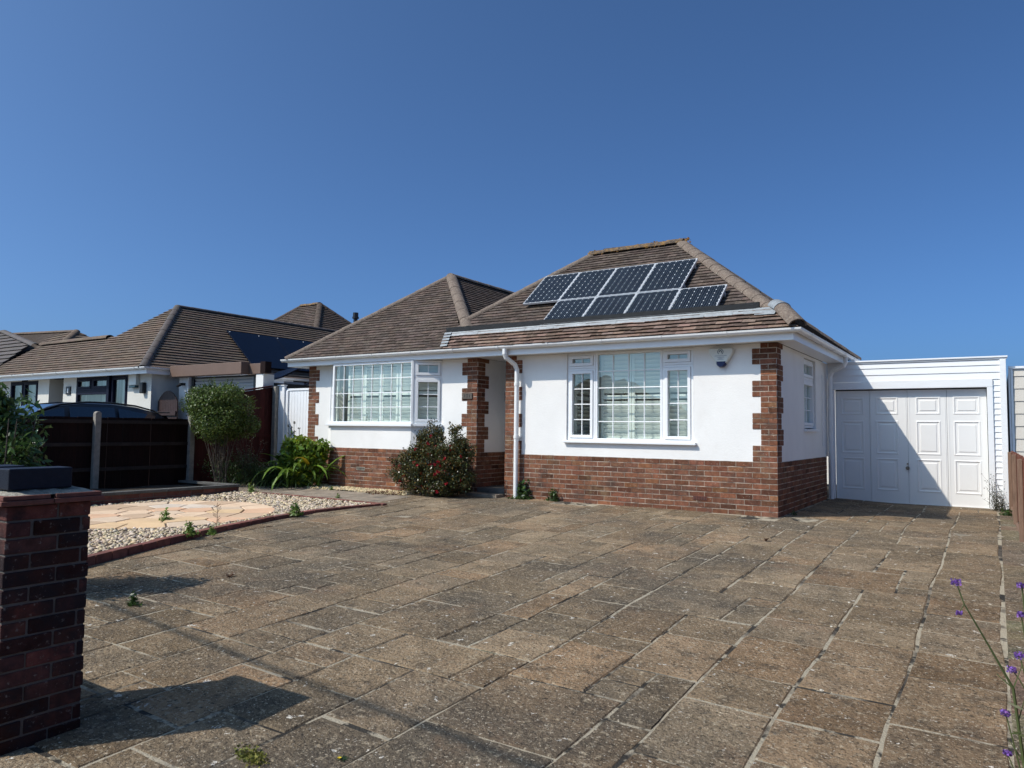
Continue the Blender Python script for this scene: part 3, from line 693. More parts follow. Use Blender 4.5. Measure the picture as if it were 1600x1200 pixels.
# porch: step, floor, door, lamp, plaque
mb = MB(); mb.box(-5.0, -4.38, -.22, 1.3, -.05, .055); brick = MB()
mb.build('porch_step', 'path', BG, bevel=.008)
mb = MB(); mb.box(-4.94, -4.38, .02, 1.3, .055, .13); mb.build('porch_step', 'coping', BG, bevel=.006)
mb = MB(); ring(mb, frame((0, 1.29, 0), (1, 0, 0), (0, -1, 0)), -4.93, -4.39, .13, 2.2, .06, 0, .02); mb.box(-4.87, -4.45, 1.26, 1.29, .14, 2.14); mb.build('front_door', 'upvc', BG)
mb = MB(); mb.box(-4.455, -4.376, .10, .19, 1.60, 1.76); mb.box(-4.44, -4.39, .115, .175, 1.76, 1.79); mb.build('wall_lamp', 'black_plastic', BG, bevel=.006)
pq = MB(); pq.box(-5.255, -5.045, .006, .022, 1.635, 1.735, 1, 0, XW); pq = pq.build('number_plaque', 'plaque', BG, bevel=.003)
for u in (-5.20, -5.15, -5.10):
    mb = MB(); mb.box(u-.006, u+.006, .0225, .024, 1.662, 1.712, 1, 0, XW)
    if u == -5.15: mb.box(u-.018, u+.018, .0225, .0238, 1.7122, 1.720, 1, 0, XW)
    mb.build('numeral', 'plaque_ink', pq)
# soffit, fascia
mb = MB()
mb.box(-9.44, .26, -.262, -.011, Zs+.001, Zs+.015); mb.box(.010, .26, -.011, 4.4, Zs+.001, Zs+.015); mb.box(-9.44, -9.15, -.011, 7.5, Zs+.001, Zs+.015)
mb.box(-4.945, -4.375, -.011, 1.3, Zs+.001, Zs+.015)
mb.build('soffit', 'upvc', BG)
mb = MB()
mb.box(-9.46, .28, -.283, -.263, Zs-.012, 2.47); mb.box(.261, .281, -.262, 3.55, Zs-.012, 2.47); mb.box(-9.461, -9.441, -.262, 7.5, Zs-.012, 2.47)
mb.box(-5.47, -5.455, -.287, -.284, Zs-.012, 2.47); mb.box(-1.5, -1.485, -.287, -.284, Zs-.012, 2.47)
mb.build('fascia', 'upvc', BG)
GZ = 2.468
mb = MB(); gutter(mb, [(-9.56, -.34, GZ), (.345, -.34, GZ), (.345, 4.5, GZ-.01)])
union_rings(mb, (-9.5, -.34, GZ), (.2, -.34, GZ), .93); union_rings(mb, (.345, -.2, GZ), (.345, 4.4, GZ-.01), .9)
gutter(mb, [(-9.50, -.30, GZ), (-9.50, 7.0, GZ)])
mb.build('gutter', 'gutter', BG, smooth=False)
# downpipes
mb = MB(); mb.tube([(-4.17, -.34, 2.42), (-4.17, -.34, 2.34), (-4.165, -.31, 2.28), (-4.11, -.13, 2.18), (-4.095, -.085, 2.10), (-4.095, -.085, 1.5), (-4.095, -.085, .8), (-4.095, -.085, g(-4.17, 0)-.01)], .038, 20)
for z in (1.86, 1.0): mb.tube([(-4.095, -.085, z-.025), (-4.095, -.085, z+.025)], .045, 20)
mb.box(-4.14, -4.05, -.07, -.008, .985, 1.01)
mb.build('downpipe', 'gutter', BG)
mb = MB(); mb.tube([(.345, 3.30, 2.42), (.345, 3.30, 2.33), (.32, 3.31, 2.27), (.12, 3.42, 2.19), (.075, 3.44, 2.10), (.075, 3.44, -.04)], .036, 20)
for z in (1.6, .8): mb.tube([(.075, 3.44, z-.03), (.075, 3.44, z+.03)], .043, 20)
mb.build('downpipe', 'gutter', BG)
mb = MB(); mb.tube([(.016, 3.05, 2.1), (.016, 3.05, .9)], .008, 6); mb.build('cable_conduit', 'gutter', BG)

# main window ------------------------------------------------------------
def window(name, X, L, d, sill=None, panes=None, shut=None, ext=()):
    fr = MB(); gls = []
    for l in L: gls.append(MB()); light(fr, gls[-1], X, *l[:6], op=l[6], d=d, rowz=l[7] if len(l) > 7 else None)
    for e in ext: fr.box(*e, 1, 0, X)
    f = fr.build(name, 'upvc', BG, bevel=.003)
    for gl in gls: gl.build('pane', 'glass', f, recalc=False)
    if sill: s = MB(); s.box(*sill, 1, 0, X); s.build('sill', 'upvc', f, bevel=.006)
    if shut:
        for a in shut:
            u0, u1, z0, z1, n_ = a[:5]
            for i in range(n_): s = MB(); shutters(s, X, u0+(u1-u0)*i/n_, u0+(u1-u0)*(i+1)/n_, z0, z1, 1, *a[5:]); s.build('shutter', 'shutter', f)
    return f
window('window', XW, [(-3.205, -2.725, .965, 2.085, 2, 4, True), (-3.205, -2.725, 2.087, 2.322, 2, 1, True), (-2.723, -1.632, .965, 2.322, 4, 5, False), (-1.630, -1.165, .965, 2.085, 2, 4, True), (-1.630, -1.165, 2.087, 2.322, 2, 1, True)],
       -.03, sill=(-3.25, -1.11, -.06, .055, .925, .963), shut=[(-2.70, -1.66, .97, 2.3, 2, -.16, .004, 64), (-1.62, -1.19, .97, 2.3, 1, -.16, .004, 64)],
       ext=[(-3.214, -3.206, -.1, -.03, .965, 2.322)])
# folded shutter leaf and room behind
mb = MB(); XF = frame((-3.17, .20, 0), (.25, .97, 0), (.97, -.25, 0)); shutters(mb, XF, 0, .45, .97, 2.3, 1, 0); mb.build('folded_shutter', 'shutter', BG); mb = MB()
XF = frame((-2.62, .22, 0), (.35, .94, 0), (.94, -.35, 0)); shutters(mb, XF, 0, .40, .97, 2.3, 1, 0)
mb.build('folded_shutter', 'shutter', BG)
mb = MB()
for (x0, x1, y0, y1) in ((-4.2, -.12, .11, 3.0), (-9.0, -5.1, .11, 3.0)):
    mb.add([(x0, y1, 0), (x1, y1, 0), (x1, y1, 2.33), (x0, y1, 2.33)], [(0, 1, 2, 3)]); mb.add([(x0, y0, 0), (x0, y1, 0), (x0, y1, 2.33), (x0, y0, 2.33)], [(0, 1, 2, 3)])
    mb.add([(x1, y0, 0), (x1, y1, 0), (x1, y1, 2.33), (x1, y0, 2.33)], [(0, 1, 2, 3)]); mb.add([(x0, y0, .1), (x1, y0, .1), (x1, y1, .1), (x0, y1, .1)], [(0, 1, 2, 3)])
    mb.add([(x0, y0, 2.332), (x1, y0, 2.332), (x1, y1, 2.332), (x0, y1, 2.332)], [(0, 1, 2, 3)])
mb.build('interior_wall', 'interior', BG, recalc=False)
# bay window
rz = [1.165+.07+(2.30-1.235)*k/4 for k in (1, 2, 3)]
(X0_, L0), (X1_, L1), (X2_, L2) = BX
fB = window('window', X1_, [(.004, L1-.004, 1.20, 2.322, 8, 4, False)], -.02, sill=(-.09, L1+.05, -.05, .06, 1.150, 1.198),
       shut=[(.28, L1-.02, 1.2, 2.3, 4, -.15, .004, 60)])
window('window', X2_, [(.03, L2-.01, 1.20, 2.02, 2, 3, True), (.03, L2-.01, 2.022, 2.322, 2, 1, True)], -.02, sill=(.052, L2+.0, -.05, .045, 1.152, 1.197), shut=[(.03, L2-.03, 1.2, 2.3, 1, -.12, .004, 66)], ext=[(-.01, .03, -.07, -.006, 1.2, 2.322)])
window('window', X0_, [(.01, L0-.03, 1.20, 2.322, 2, 4, False)], -.02, sill=(0, L0-.052, -.05, .045, 1.152, 1.197), shut=[(.03, L0-.03, 1.2, 2.3, 1, -.12, .004, 66)])
mb = MB(); mb.add([(*p, Zs-.003) for p in bay]+[(*p, Zs+.001) for p in bay], [(0, 1, 2, 3), (4, 5, 6, 7)]); mb.build('bay_head', 'upvc', BG, recalc=False)
# side window
window('window', XS, [(SW[0]+.01, SW[1]-.01, 1.20, 1.96, 2, 3, True), (SW[0]+.01, SW[1]-.01, 1.962, 2.28, 2, 1, True)], -.045, sill=(SW[0]-.03, SW[1]+.03, -.07, .045, 1.14, 1.18), shut=[(SW[0]+.02, SW[1]-.02, 1.2, 2.26, 2, -.15, .004, 60)])
# alarm box
al = MB(); ax, az = -.735, 2.285
out = [(-.155, 0), (-.175, -.03), (-.165, -.075), (-.055, -.235), (-.025, -.262), (.025, -.262), (.055, -.235), (.165, -.075), (.175, -.03), (.155, 0)]
def scaled(o_, s, cx=0, cz=-.1): return [(cx+(p[0]-cx)*s, cz+(p[1]-cz)*s) for p in o_]
rings = [(.0, 1.0), (.045, 1.0), (.062, .93), (.066, .85)]
vs = []; n_ = len(out)
for dd, s in rings: vs += [(ax+p[0], dd+.003, az+p[1]) for p in scaled(out, s)]
fs = [(r*n_+i, r*n_+(i+1) % n_, (r+1)*n_+(i+1) % n_, (r+1)*n_+i) for r in range(3) for i in range(n_)]+[tuple(range(3*n_, 4*n_))]
al.add(vs, fs, 1, 0, XW); alo = al.build('alarm_box', 'alarm', BG)
mb = MB(); mb.prism([(ax-.075, az-.198), (ax+.075, az-.198), (ax+.05, az-.238), (ax+.022, az-.262), (ax-.022, az-.262), (ax-.05, az-.238)], -.0, -.0, 1, 0); mb = MB()
lens = [(-.078, -.195), (.078, -.195), (.058, -.238), (.027, -.266), (-.027, -.266), (-.058, -.238)]
vs = [(ax+p[0], .004, az+p[1]) for p in lens]+[(ax+p[0], .055, az+p[1]) for p in lens]+[(ax+p[0]*.8, .072, az+.005+p[1]*.985) for p in lens]
mb.add(vs, [(r*6+i, r*6+(i+1) % 6, (r+1)*6+(i+1) % 6, (r+1)*6+i) for r in range(2) for i in range(6)]+[tuple(range(12, 18))], 1, 0, XW); mb.build('strobe_lens', 'blue', alo)
mb = MB()
def arc(r0, r1, a0, a1, cx, cz, n=18):
    vs = []; 
    for i in range(n+1): t = R(a0+(a1-a0)*i/n); vs += [(cx+r0*math.cos(t), .071, cz+r0*math.sin(t)), (cx+r1*math.cos(t), .071, cz+r1*math.sin(t))]
    mb.add(vs, [(2*i, 2*i+1, 2*i+3, 2*i+2) for i in range(n)], 1, 0, XW)
arc(.034, .042, -60, 235, ax-.005, az-.052); arc(.011, .022, -50, 200, ax-.005, az-.052)
mb.build('emblem', 'teal', alo, recalc=False)
mb = MB()
for (z, hw) in ((-.108, .085), (-.128, .05), (-.142, .03), (-.158, .045)):
    x = -hw
    while x < hw-.006: l = U(.004, .012); mb.box(ax+x, ax+min(x+l, hw), .070, .0712, az+z-.003, az+z+.003, 1, 0, XW); x += l+.004
mb.build('small_print', 'greytext', alo)

# roofs --------------------------------------------------------------------
T = .80; EZ = 2.475
ex = .36; ey = -.36
ridL = (-3.80, 2.09, EZ+T*(2.09-ey)); ridR = (ex-(2.09-ey), 2.09, ridL[2])
mb = MB()
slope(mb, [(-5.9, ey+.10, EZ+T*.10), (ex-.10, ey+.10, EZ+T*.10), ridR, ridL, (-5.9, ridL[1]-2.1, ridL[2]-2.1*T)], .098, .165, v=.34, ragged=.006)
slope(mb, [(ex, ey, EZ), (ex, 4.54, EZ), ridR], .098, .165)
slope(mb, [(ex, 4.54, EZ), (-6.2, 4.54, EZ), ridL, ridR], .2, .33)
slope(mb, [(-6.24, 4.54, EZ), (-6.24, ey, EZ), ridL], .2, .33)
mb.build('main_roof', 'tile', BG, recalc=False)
wl, wr = -9.44, -4.76; wc = (wl+wr)/2; wap = (wc, ey+(wr-wl)/2, EZ+T*(wr-wl)/2)
mb = MB()
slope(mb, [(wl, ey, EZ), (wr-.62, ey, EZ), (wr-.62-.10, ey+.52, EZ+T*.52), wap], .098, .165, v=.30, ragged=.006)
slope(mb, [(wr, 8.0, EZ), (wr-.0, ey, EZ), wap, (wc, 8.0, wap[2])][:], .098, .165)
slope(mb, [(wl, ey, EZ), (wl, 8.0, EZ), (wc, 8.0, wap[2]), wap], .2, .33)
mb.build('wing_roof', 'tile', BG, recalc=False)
# steeper skirt under the panels, lead flashing, black membrane upstand
sy, sz = -.10, 2.765
mb = MB()
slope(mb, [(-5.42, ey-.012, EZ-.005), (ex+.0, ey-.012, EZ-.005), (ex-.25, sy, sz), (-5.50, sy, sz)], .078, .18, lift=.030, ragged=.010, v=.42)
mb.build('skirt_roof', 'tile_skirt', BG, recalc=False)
mb = MB()
def lead(mb, pts, w_=.0):
    pass
k = 40
for i in range(k):
    x0 = -5.52+(5.38)*i/k; x1 = x0+5.38/k
    dz = U(-.004, .006)
    mb.add([(x0, sy-.078, sz-.052+dz), (x1, sy-.078, sz-.052+dz+U(-.003, .003)), (x1, sy-.012, sz+.030), (x0, sy-.012, sz+.030)], [(0, 1, 2, 3)])
for i in range(5):   # stepped soakers at the left end
    a = i/5; b = (i+1)/5-.02; f = lambda t: (-5.40-.10*t, ey-.02+(sy-ey)*t, EZ+.022+(sz-EZ)*t)
    p, q = f(a), f(b); mb.add([(p[0]-.08, p[1], p[2]+.026), (p[0]+.07, p[1], p[2]+.030), (q[0]+.07, q[1], q[2]+.018), (q[0]-.08, q[1], q[2]+.014)], [(0, 1, 2, 3)])
mb.build('lead_flashing', 'lead', BG, recalc=False)
mb = MB(); halfround(mb, (ex-.25, ey+.25, EZ+.29), (ex-.36, ey+.36, EZ+.36), .125, .2, lift=.042); mb.add([(-.24, sy-.10, sz-.07), (.03, sy-.13, sz-.08), (.06, sy-.0, sz+.04), (-.24, sy-.01, sz+.035)], [(0, 1, 2, 3)]); mb.build('lead_saddle', 'lead', BG, smooth=True, recalc=False)
mb = MB(); 
for i in range(30):
    x0 = -5.56+i*(5.36/30); x1 = x0+5.36/30; e0, e1 = .004*math.sin(i*1.3), .004*math.sin((i+1)*1.3)
    vs = [(x0, sy-.005, sz+.015), (x1, sy-.005, sz+.015), (x1, sy+.05, sz+.015), (x0, sy+.05, sz+.015), (x0, sy-.012, sz+.115+e0), (x1, sy-.012, sz+.115+e1), (x1, sy+.05, sz+.120+e1), (x0, sy+.05, sz+.120+e0)]
    mb.add(vs, [(0, 1, 5, 4), (4, 5, 6, 7), (3, 2, 6, 7)]+([(0, 4, 7, 3)] if i == 0 else [])+([(1, 2, 6, 5)] if i == 29 else []))
mb.build('membrane_upstand', 'black', BG, recalc=False)
# hips and ridges
for (a_, b_, r_, sg_, lf_) in (((ex-.30, ey+.30, EZ+T*.30), ridR, .115, .30, .02), ((ex-.01, ey+.01, EZ+.03), (ex-.29, ey+.29, EZ+.325), .125, .33, .04), ((ex, 4.54, EZ), ridR, .11, .33, .02), ((-5.5, ridL[1]-1.7, ridL[2]-1.7*T), ridL, .10, .30, .02)):
    mb = MB(); halfround(mb, a_, b_, r_, sg_, lift=lf_); mb.build('hip_tile_run', 'tile_ridge', BG, smooth=True)
mb = MB(); halfround(mb, (ridL[0]-.05, ridL[1], ridL[2]), (ridR[0]+.05, ridR[1], ridR[2]), .12, .30, jit=.01); mb.build('ridge_tile_run', 'lichen', BG, smooth=True)
P = np.column_stack([rng.uniform(ridL[0]-.1, ridR[0]+.15, 900), rng.normal(ridL[1]-.03, .05, 900), np.zeros(900)]); P[:, 2] = ridL[2]+.055-np.abs(P[:, 1]-ridL[1])*.8+rng.uniform(-.01, .02, 900); P = P[rng.uniform(0, 1, 900) < .5+.5*np.sin(P[:, 0]*9)]; leaves('lichen', P, .035, 'lichen_leaf', BG, aspect=1.2, flat=.6)['kind'] = 'stuff'
for (a_, b_, r_) in (((wl, ey, EZ), wap, .10), ((wr-.50, ey+.50, EZ+T*.50), wap, .115), ((wc, wap[1]-.05, wap[2]), (wc, 8.0, wap[2]), .10)):
    mb = MB(); halfround(mb, a_, b_, r_, .42); mb.build('hip_tile_run', 'tile_ridge', BG, smooth=True)
# solar panels
nrm = Vector((0, -T, 1)).normalized(); upv = Vector((0, 1, T)).normalized()
def pvpanel(x0, x1, ya, yb, nx=6, ny=8):
    o_ = Vector((x0, ya, EZ+T*(ya-ey)))+nrm*.105; X = Matrix((Vector((1, 0, 0)), nrm, upv)).transposed().to_4x4(); X.translation = o_
    W, H_ = x1-x0, (yb-ya)*math.hypot(1, T); fr = MB(); ring(fr, X, .003, W-.003, .003, H_-.003, .011, -.035, 0)
    f = fr.build('solar_panel', 'alu', BG)
    c = MB(); c.box(.02, W-.02, -.02, -.006, .02, H_-.02, .55, 0, X)
    cw, ch = (W-.05)/nx, (H_-.05)/ny; cc = .18
    for i in range(nx):
        for j in range(ny):
            a, b = .025+i*cw+.0012, .025+(i+1)*cw-.0012; p, q = .025+j*ch+.0012, .025+(j+1)*ch-.0012; e = min(cw, ch)*cc
            c.add([(a+e, -.005, p), (b-e, -.005, p), (b, -.005, p+e), (b, -.005, q-e), (b-e, -.005, q), (a+e, -.005, q), (a, -.005, q-e), (a, -.005, p+e)], [tuple(range(8))], tint(.12), 0, X)
    l = c
    for i in range(nx+1): x = .025+i*cw; l.box(x-.0028, x+.0028, -.0056, -.0047, .022, H_-.022, 1, 1, X)
    for i in range(nx):
        for t in (.33, .67): x = .025+(i+t)*cw; l.box(x-.0012, x+.0012, -.0052, -.0042, .022, H_-.022, 1, 1, X)
    dts = c
    for i in range(0, nx+1):
        for j in range(0, ny+1):
            x, z = .025+i*cw, .025+j*ch; e = min(cw, ch)*.10; dts.add([(x-e, -.004, z), (x, -.004, z-e), (x+e, -.004, z), (x, -.004, z+e)], [(0, 1, 2, 3)], 1, 2, X)
    c.build('cells', ['pv_cell', 'pv_line', 'pv_dot'], f, recalc=False)
    for zr in (.16, H_-.2): r = MB(); r.box(.0, W, -.10, -.045, zr, zr+.04, 1, 0, X); r.build('mounting_rail', 'alu', f)
for k in range(4): pvpanel(-4.37+k*.7125, -4.37+(k+1)*.7125, .565, 1.345)
for k in range(4): pvpanel(-3.655+k*.7125, -3.655+(k+1)*.7125, -.045, .555, ny=7)

# ================================================================== GARAGE
GA = thing('garage', 'white boarded flat roofed garage joined to the right side of the bungalow', 'garage', (1.3, 3.6, 0))
GY = 3.6; XG = frame((0, GY, 0), (1, 0, 0), (0, -1, 0)); gl_, gr_ = .105, 2.345; gz = g(1.2, 3.6)
mb = MB()
def boards(mb, X, u0, u1, z0, z1, h, holes=(), t=.018):
    k = 0
    while z0+k*h < z1-.01:
        a, b = z0+k*h, min(z1, z0+(k+1)*h)
        segs = [(u0, u1)]
        for hh in holes:
            if a < hh[3]-.01 and b > hh[2]+.01: segs = [s for (p, q) in segs for s in ((p, min(q, hh[0])), (max(p, hh[1]), q)) if s[1]-s[0] > .01]
        for (p, q) in segs:
            vs = [(p, t, a), (q, t, a), (q, t*.35, b), (p, t*.35, b), (p, -.02, a), (q, -.02, a), (q, -.02, b), (p, -.02, b)]
            mb.add(vs, [(0, 1, 2, 3), (0, 1, 5, 4), (2, 3, 7, 6), (0, 3, 7, 4), (1, 2, 6, 5)], 1, 0, X)
        k += 1
boards(mb, XG, .0, 2.52, 2.0, 2.335, .112); boards(mb, XG, .0, 2.52, -.02, 2.0, .0915, [(.03, 2.43, -1, 2.0)])
mb.build('cladding', 'board', GA)
mb = MB(); mb.box(.0, 2.61, -6, .0, 2.2, 2.33, 1, 0, XG) if False else None
mb.box(0, 2.60, GY+.02, GY+6, 2.27, 2.33); mb.box(2.5, 2.6, GY+.02, GY+6, 0, 2.27); mb.build('garage_shell', 'board', GA)
mb = MB(); mb.box(.0, 2.63, -.04, .045, 2.336, 2.362, 1, 0, XG); mb.box(.0, 2.62, -.02, .028, 2.31, 2.3355, 1, 0, XG)
mb.box(2.521, 2.605, -.02, .032, -.03, 2.309, 1, 0, XG)
mb.box(.025, .104, -.09, .034, -.03, 1.875, 1, 0, XG); mb.box(2.346, 2.425, -.09, .034, -.03, 1.875, 1, 0, XG); mb.box(.025, 2.425, -.09, .036, 1.876, 1.995, 1, 0, XG)
mb.build('trim_boards', 'board', GA, bevel=.004)
mb = MB(); mb.box(gl_, gr_, -.16, -.12, gz, 1.9, 1, 0, XG); mb.build('door_recess', 'black_plastic', GA)
dz0, dz1 = gz+.012, 1.855; dp = -.075
cols_ = [gl_+.006, .655, 1.225, 1.79, gr_-.006]
pr = [(.20, .745), (.81, 1.375), (1.475, 1.77)]
mb = MB()
for c in range(4):
    a, b = cols_[c]+.0022, cols_[c+1]-.0022; pa, pb = a+.085, b-.085
    if c == 1: pb -= .05
    if c == 2: pa += .03
    holes = [(pa, pb, z0_+gz, z1_+gz) for z0_, z1_ in pr]
    wallgrid(mb, XG, a, b, dz0, dz1, [], d=dp-.03, th=.01)
    us = [a, pa, pb, b]; 
    zs_ = [dz0]+[q for h in holes for q in (h[2], h[3])]+[dz1]
    for i in range(3):
        for k in range(len(zs_)-1):
            if i == 1 and k % 2 == 1: continue
            mb.add([(us[i], dp, zs_[k]), (us[i+1], dp, zs_[k]), (us[i+1], dp, zs_[k+1]), (us[i], dp, zs_[k+1])], [(0, 1, 2, 3)], 1, 0, XG)
    mb.add([(a, dp, dz0), (a, dp-.03, dz0), (a, dp-.03, dz1), (a, dp, dz1)], [(0, 1, 2, 3)], 1, 0, XG); mb.add([(b, dp, dz0), (b, dp-.03, dz0), (b, dp-.03, dz1), (b, dp, dz1)], [(0, 1, 2, 3)], 1, 0, XG)
    for h in holes:
        prof = [(0, 0), (.012, .006), (.022, .006), (.036, -.005), (.062, -.004), (.070, .003), (.074, .003)]
        rs = []
        for ins, dd in prof: rs.append([(h[0]+ins, dp+dd, h[2]+ins), (h[1]-ins, dp+dd, h[2]+ins), (h[1]-ins, dp+dd, h[3]-ins), (h[0]+ins, dp+dd, h[3]-ins)])
        vs = [p for r in rs for p in r]; fs = [(r*4+i, r*4+(i+1) % 4, (r+1)*4+(i+1) % 4, (r+1)*4+i) for r in range(len(rs)-1) for i in range(4)]+[tuple(range(4*len(rs)-4, 4*len(rs)))]
        mb.add(vs, fs, 1, 0, XG)
    mb.box(a+.02, a+.028, dp, dp+.004, dz0, dz1, 1, 0, XG); mb.box(b-.028, b-.02, dp, dp+.004, dz0, dz1, 1, 0, XG)
mb.box(gl_, gr_, dp-.005, dp+.012, gz+.0, dz0, 1, 0, XG)
gd = mb.build('garage_door', 'door', GA, recalc=False)
mb = MB(); mb.tube([(1.212, GY+.068, .56), (1.212, GY+.052, .56)], .030, 14); mb.tube([(1.212, GY+.052, .56), (1.212, GY+.025, .56)], [.010, .018], 10); mb.tube([(1.212, GY+.07, .63), (1.212, GY+.055, .63)], .012, 8)
mb.build('handle', 'brass', gd, smooth=False)

# next garage on the right
NG = thing('neighbour_garage', 'cream boarded garage wall at the right edge beyond the picket fence', 'garage', (3.6, 3.7, 0))
XN = frame((0, 3.72, 0), (1, 0, 0), (0, -1, 0)); mb = MB(); boards(mb, XN, 2.70, 5.6, -.1, 2.16, .195, t=.02); mb.build('cladding', 'board_cream', NG)
mb = MB(); mb.box(2.635, 5.6, -.03, .04, 2.165, 2.2, 1, 0, XN); mb.box(2.632, 2.655, -.02, .04, -.1, 2.16, 1, 0, XN); mb.box(2.661, 2.693, -.02, .028, -.1, 2.16, 1, 0, XN); mb.build('trim_boards', 'board', NG)
mb = MB(); mb.box(2.65, 5.6, 3.74, 9, -.1, 2.16); mb.build('garage_shell', 'cream_render', NG)

# right-hand picket fence
FR = thing('picket_fence', 'brown stained board fence along the right edge of the driveway', 'fence', (2.62, 1.2, 0))
def fxr(y): return 2.615+(3.45-y)*.012
mb = MB(); y = 3.50; k = 0
while y > -10.5:
    wd = .105; x = fxr(y); z1 = .90-.012*max(0, 3.4-y)+U(-.006, .006) if y > -3 else .82+g(x, y)*.9+U(-.006, .006)
    z1 = (.885 if y > 0 else .885+.044*y)+U(-.006, .006)
    mb.box(x+.02, x+.04, y-wd, y, g(x, y)+.05, z1, tint(.22, .08)); y -= wd+.006
mb.build('boards', 'fence_brown', FR)
for yp in (3.2, 1.45, -.28, -2.0, -3.8, -5.6, -7.4, -9.2): mb = MB(); x = fxr(yp); mb.box(x-.03, x+.018, yp-.045, yp, g(x, yp)-.05, (.87 if yp > 0 else .87+.044*yp)); mb.build('post', 'timber', FR, bevel=.006)
mb = MB()
for (ya, yb) in ((3.5, -10.4),):
    for z in (.02,): mb.add([(fxr(ya)-.012, ya, g(2.6, ya)-.02), (fxr(ya)+.018, ya, g(2.6, ya)-.02), (fxr(yb)+.018, yb, g(2.6, yb)-.02), (fxr(yb)-.012, yb, g(2.6, yb)-.02), (fxr(ya)-.012, ya, g(2.6, ya)+.10), (fxr(ya)+.018, ya, g(2.6, ya)+.10), (fxr(yb)+.018, yb, g(2.6, yb)+.10), (fxr(yb)-.012, yb, g(2.6, yb)+.10)], [(0, 1, 2, 3), (4, 5, 6, 7), (0, 3, 7, 4), (1, 2, 6, 5)])
mb.build('gravel_board', 'timber', FR)

# ================================================================== LEFT BOUNDARY
FL = thing('boundary_fence', 'dark stained board fence with concrete posts along the left garden boundary', 'fence', (-10.5, -4, 0))
mb = MB(); y = -11.4
while y < -1.75:
    wd = U(.115, .135); z1 = 1.245+U(-.006, .006); mb.box(-10.515, -10.497, y, y+wd, g(-10.5, y)-.04, z1, tint(.3, .1)); y += wd+(U(.001, .004) if random.random() < .7 else U(.006, .010))
mb.build('boards', 'fence', FL)
mb = MB()
for z in (.35, .78, 1.17):
    for (a, b) in ((-11.4, -9.0), (-8.95, -7.15), (-7.1, -5.36), (-5.26, -3.56), (-3.46, -1.76)): mb.box(-10.496, -10.455, a, b, z-.03, z+.03)
mb.build('rails', 'fence_rail', FL)
pts = [(-5.31,), (-3.50,), (-1.72,), (-7.1,), (-8.9,)]
for (yp,) in pts:
    mb = MB(); prof = [(-.05, -.1), (.05, -.1), (.05, 1.30)]+[(.05*math.cos(t), 1.30+.045*math.sin(t)) for t in np.linspace(.3, 2.84, 6)]+[(-.05, 1.30)]
    Xp = frame((-10.43, yp, 0), (0, 1, 0), (1, 0, 0)); mb.prism(prof, -.045, .045, 1, 0, Xp); mb.build('post', 'concrete', FL, bevel=.008)
# tall sloping panel
TP = thing('tall_fence_panel', 'tall red stained fence panel rising towards the white side gate', 'fence panel', (-10.5, -.7, 0))
mb = MB(); y = -1.66
while y < .14:
    zt = 1.62+(y+1.66)*.185; mb.add([(-10.51, y, -.1), (-10.51, y+.117, -.1), (-10.51, y+.117, zt+.02), (-10.51, y, zt), (-10.49, y, -.1), (-10.49, y+.117, -.1), (-10.49, y+.117, zt+.02), (-10.49, y, zt)],
        [(0, 1, 2, 3), (4, 5, 6, 7), (3, 2, 6, 7), (0, 3, 7, 4), (1, 2, 6, 5)], tint(.2, .08)); y += .119
mb.build('boards', 'fence_red', TP)
mb = MB(); mb.box(-10.488, -10.45, -1.66, .15, .9, .95); mb.box(-10.488, -10.45, -1.66, .15, .3, .35)
mb.add([(-10.53, -1.7, 1.625), (-10.53, .16, 1.97), (-10.44, .16, 1.97), (-10.44, -1.7, 1.625), (-10.53, -1.7, 1.655), (-10.53, .16, 2.0), (-10.44, .16, 2.0), (-10.44, -1.7, 1.655)], [(0, 1, 2, 3), (4, 5, 6, 7), (0, 1, 5, 4), (2, 3, 7, 6), (0, 3, 7, 4), (1, 2, 6, 5)])
mb.build('rails', 'fence_red', TP)
mb = MB(); Xp = frame((-10.40, .21, 0), (0, 1, 0), (1, 0, 0)); mb.prism([(-.05, -.1), (.05, -.1), (.05, 1.95), (.03, 1.99), (-.03, 1.99), (-.05, 1.95)], -.05, .05, 1, 0, Xp); mb.build('post', 'concrete', TP, bevel=.008)
# white side gate
SG = thing('side_gate', 'white boarded side gate between the tall fence panel and the bungalow', 'gate', (-9.8, .3, 0))
mb = MB(); x = -10.08
while x < -9.19: mb.box(x, x+.085, .30, .32, .06, 1.885); x += .089
mb.build('boards', 'gate', SG, bevel=.004)
mb = MB(); mb.box(-10.14, -9.15, .285, .335, 1.886, 1.93); mb.box(-10.155, -10.09, .27, .34, 0, 1.885); mb.build('gate_frame', 'gate', SG)
mb = MB(); mb.box(-10.34, -10.17, .24, .30, 0, 1.99); mb.box(-10.36, -10.15, .22, .31, 1.991, 2.01); mb.build('gate_post', 'gate', SG)

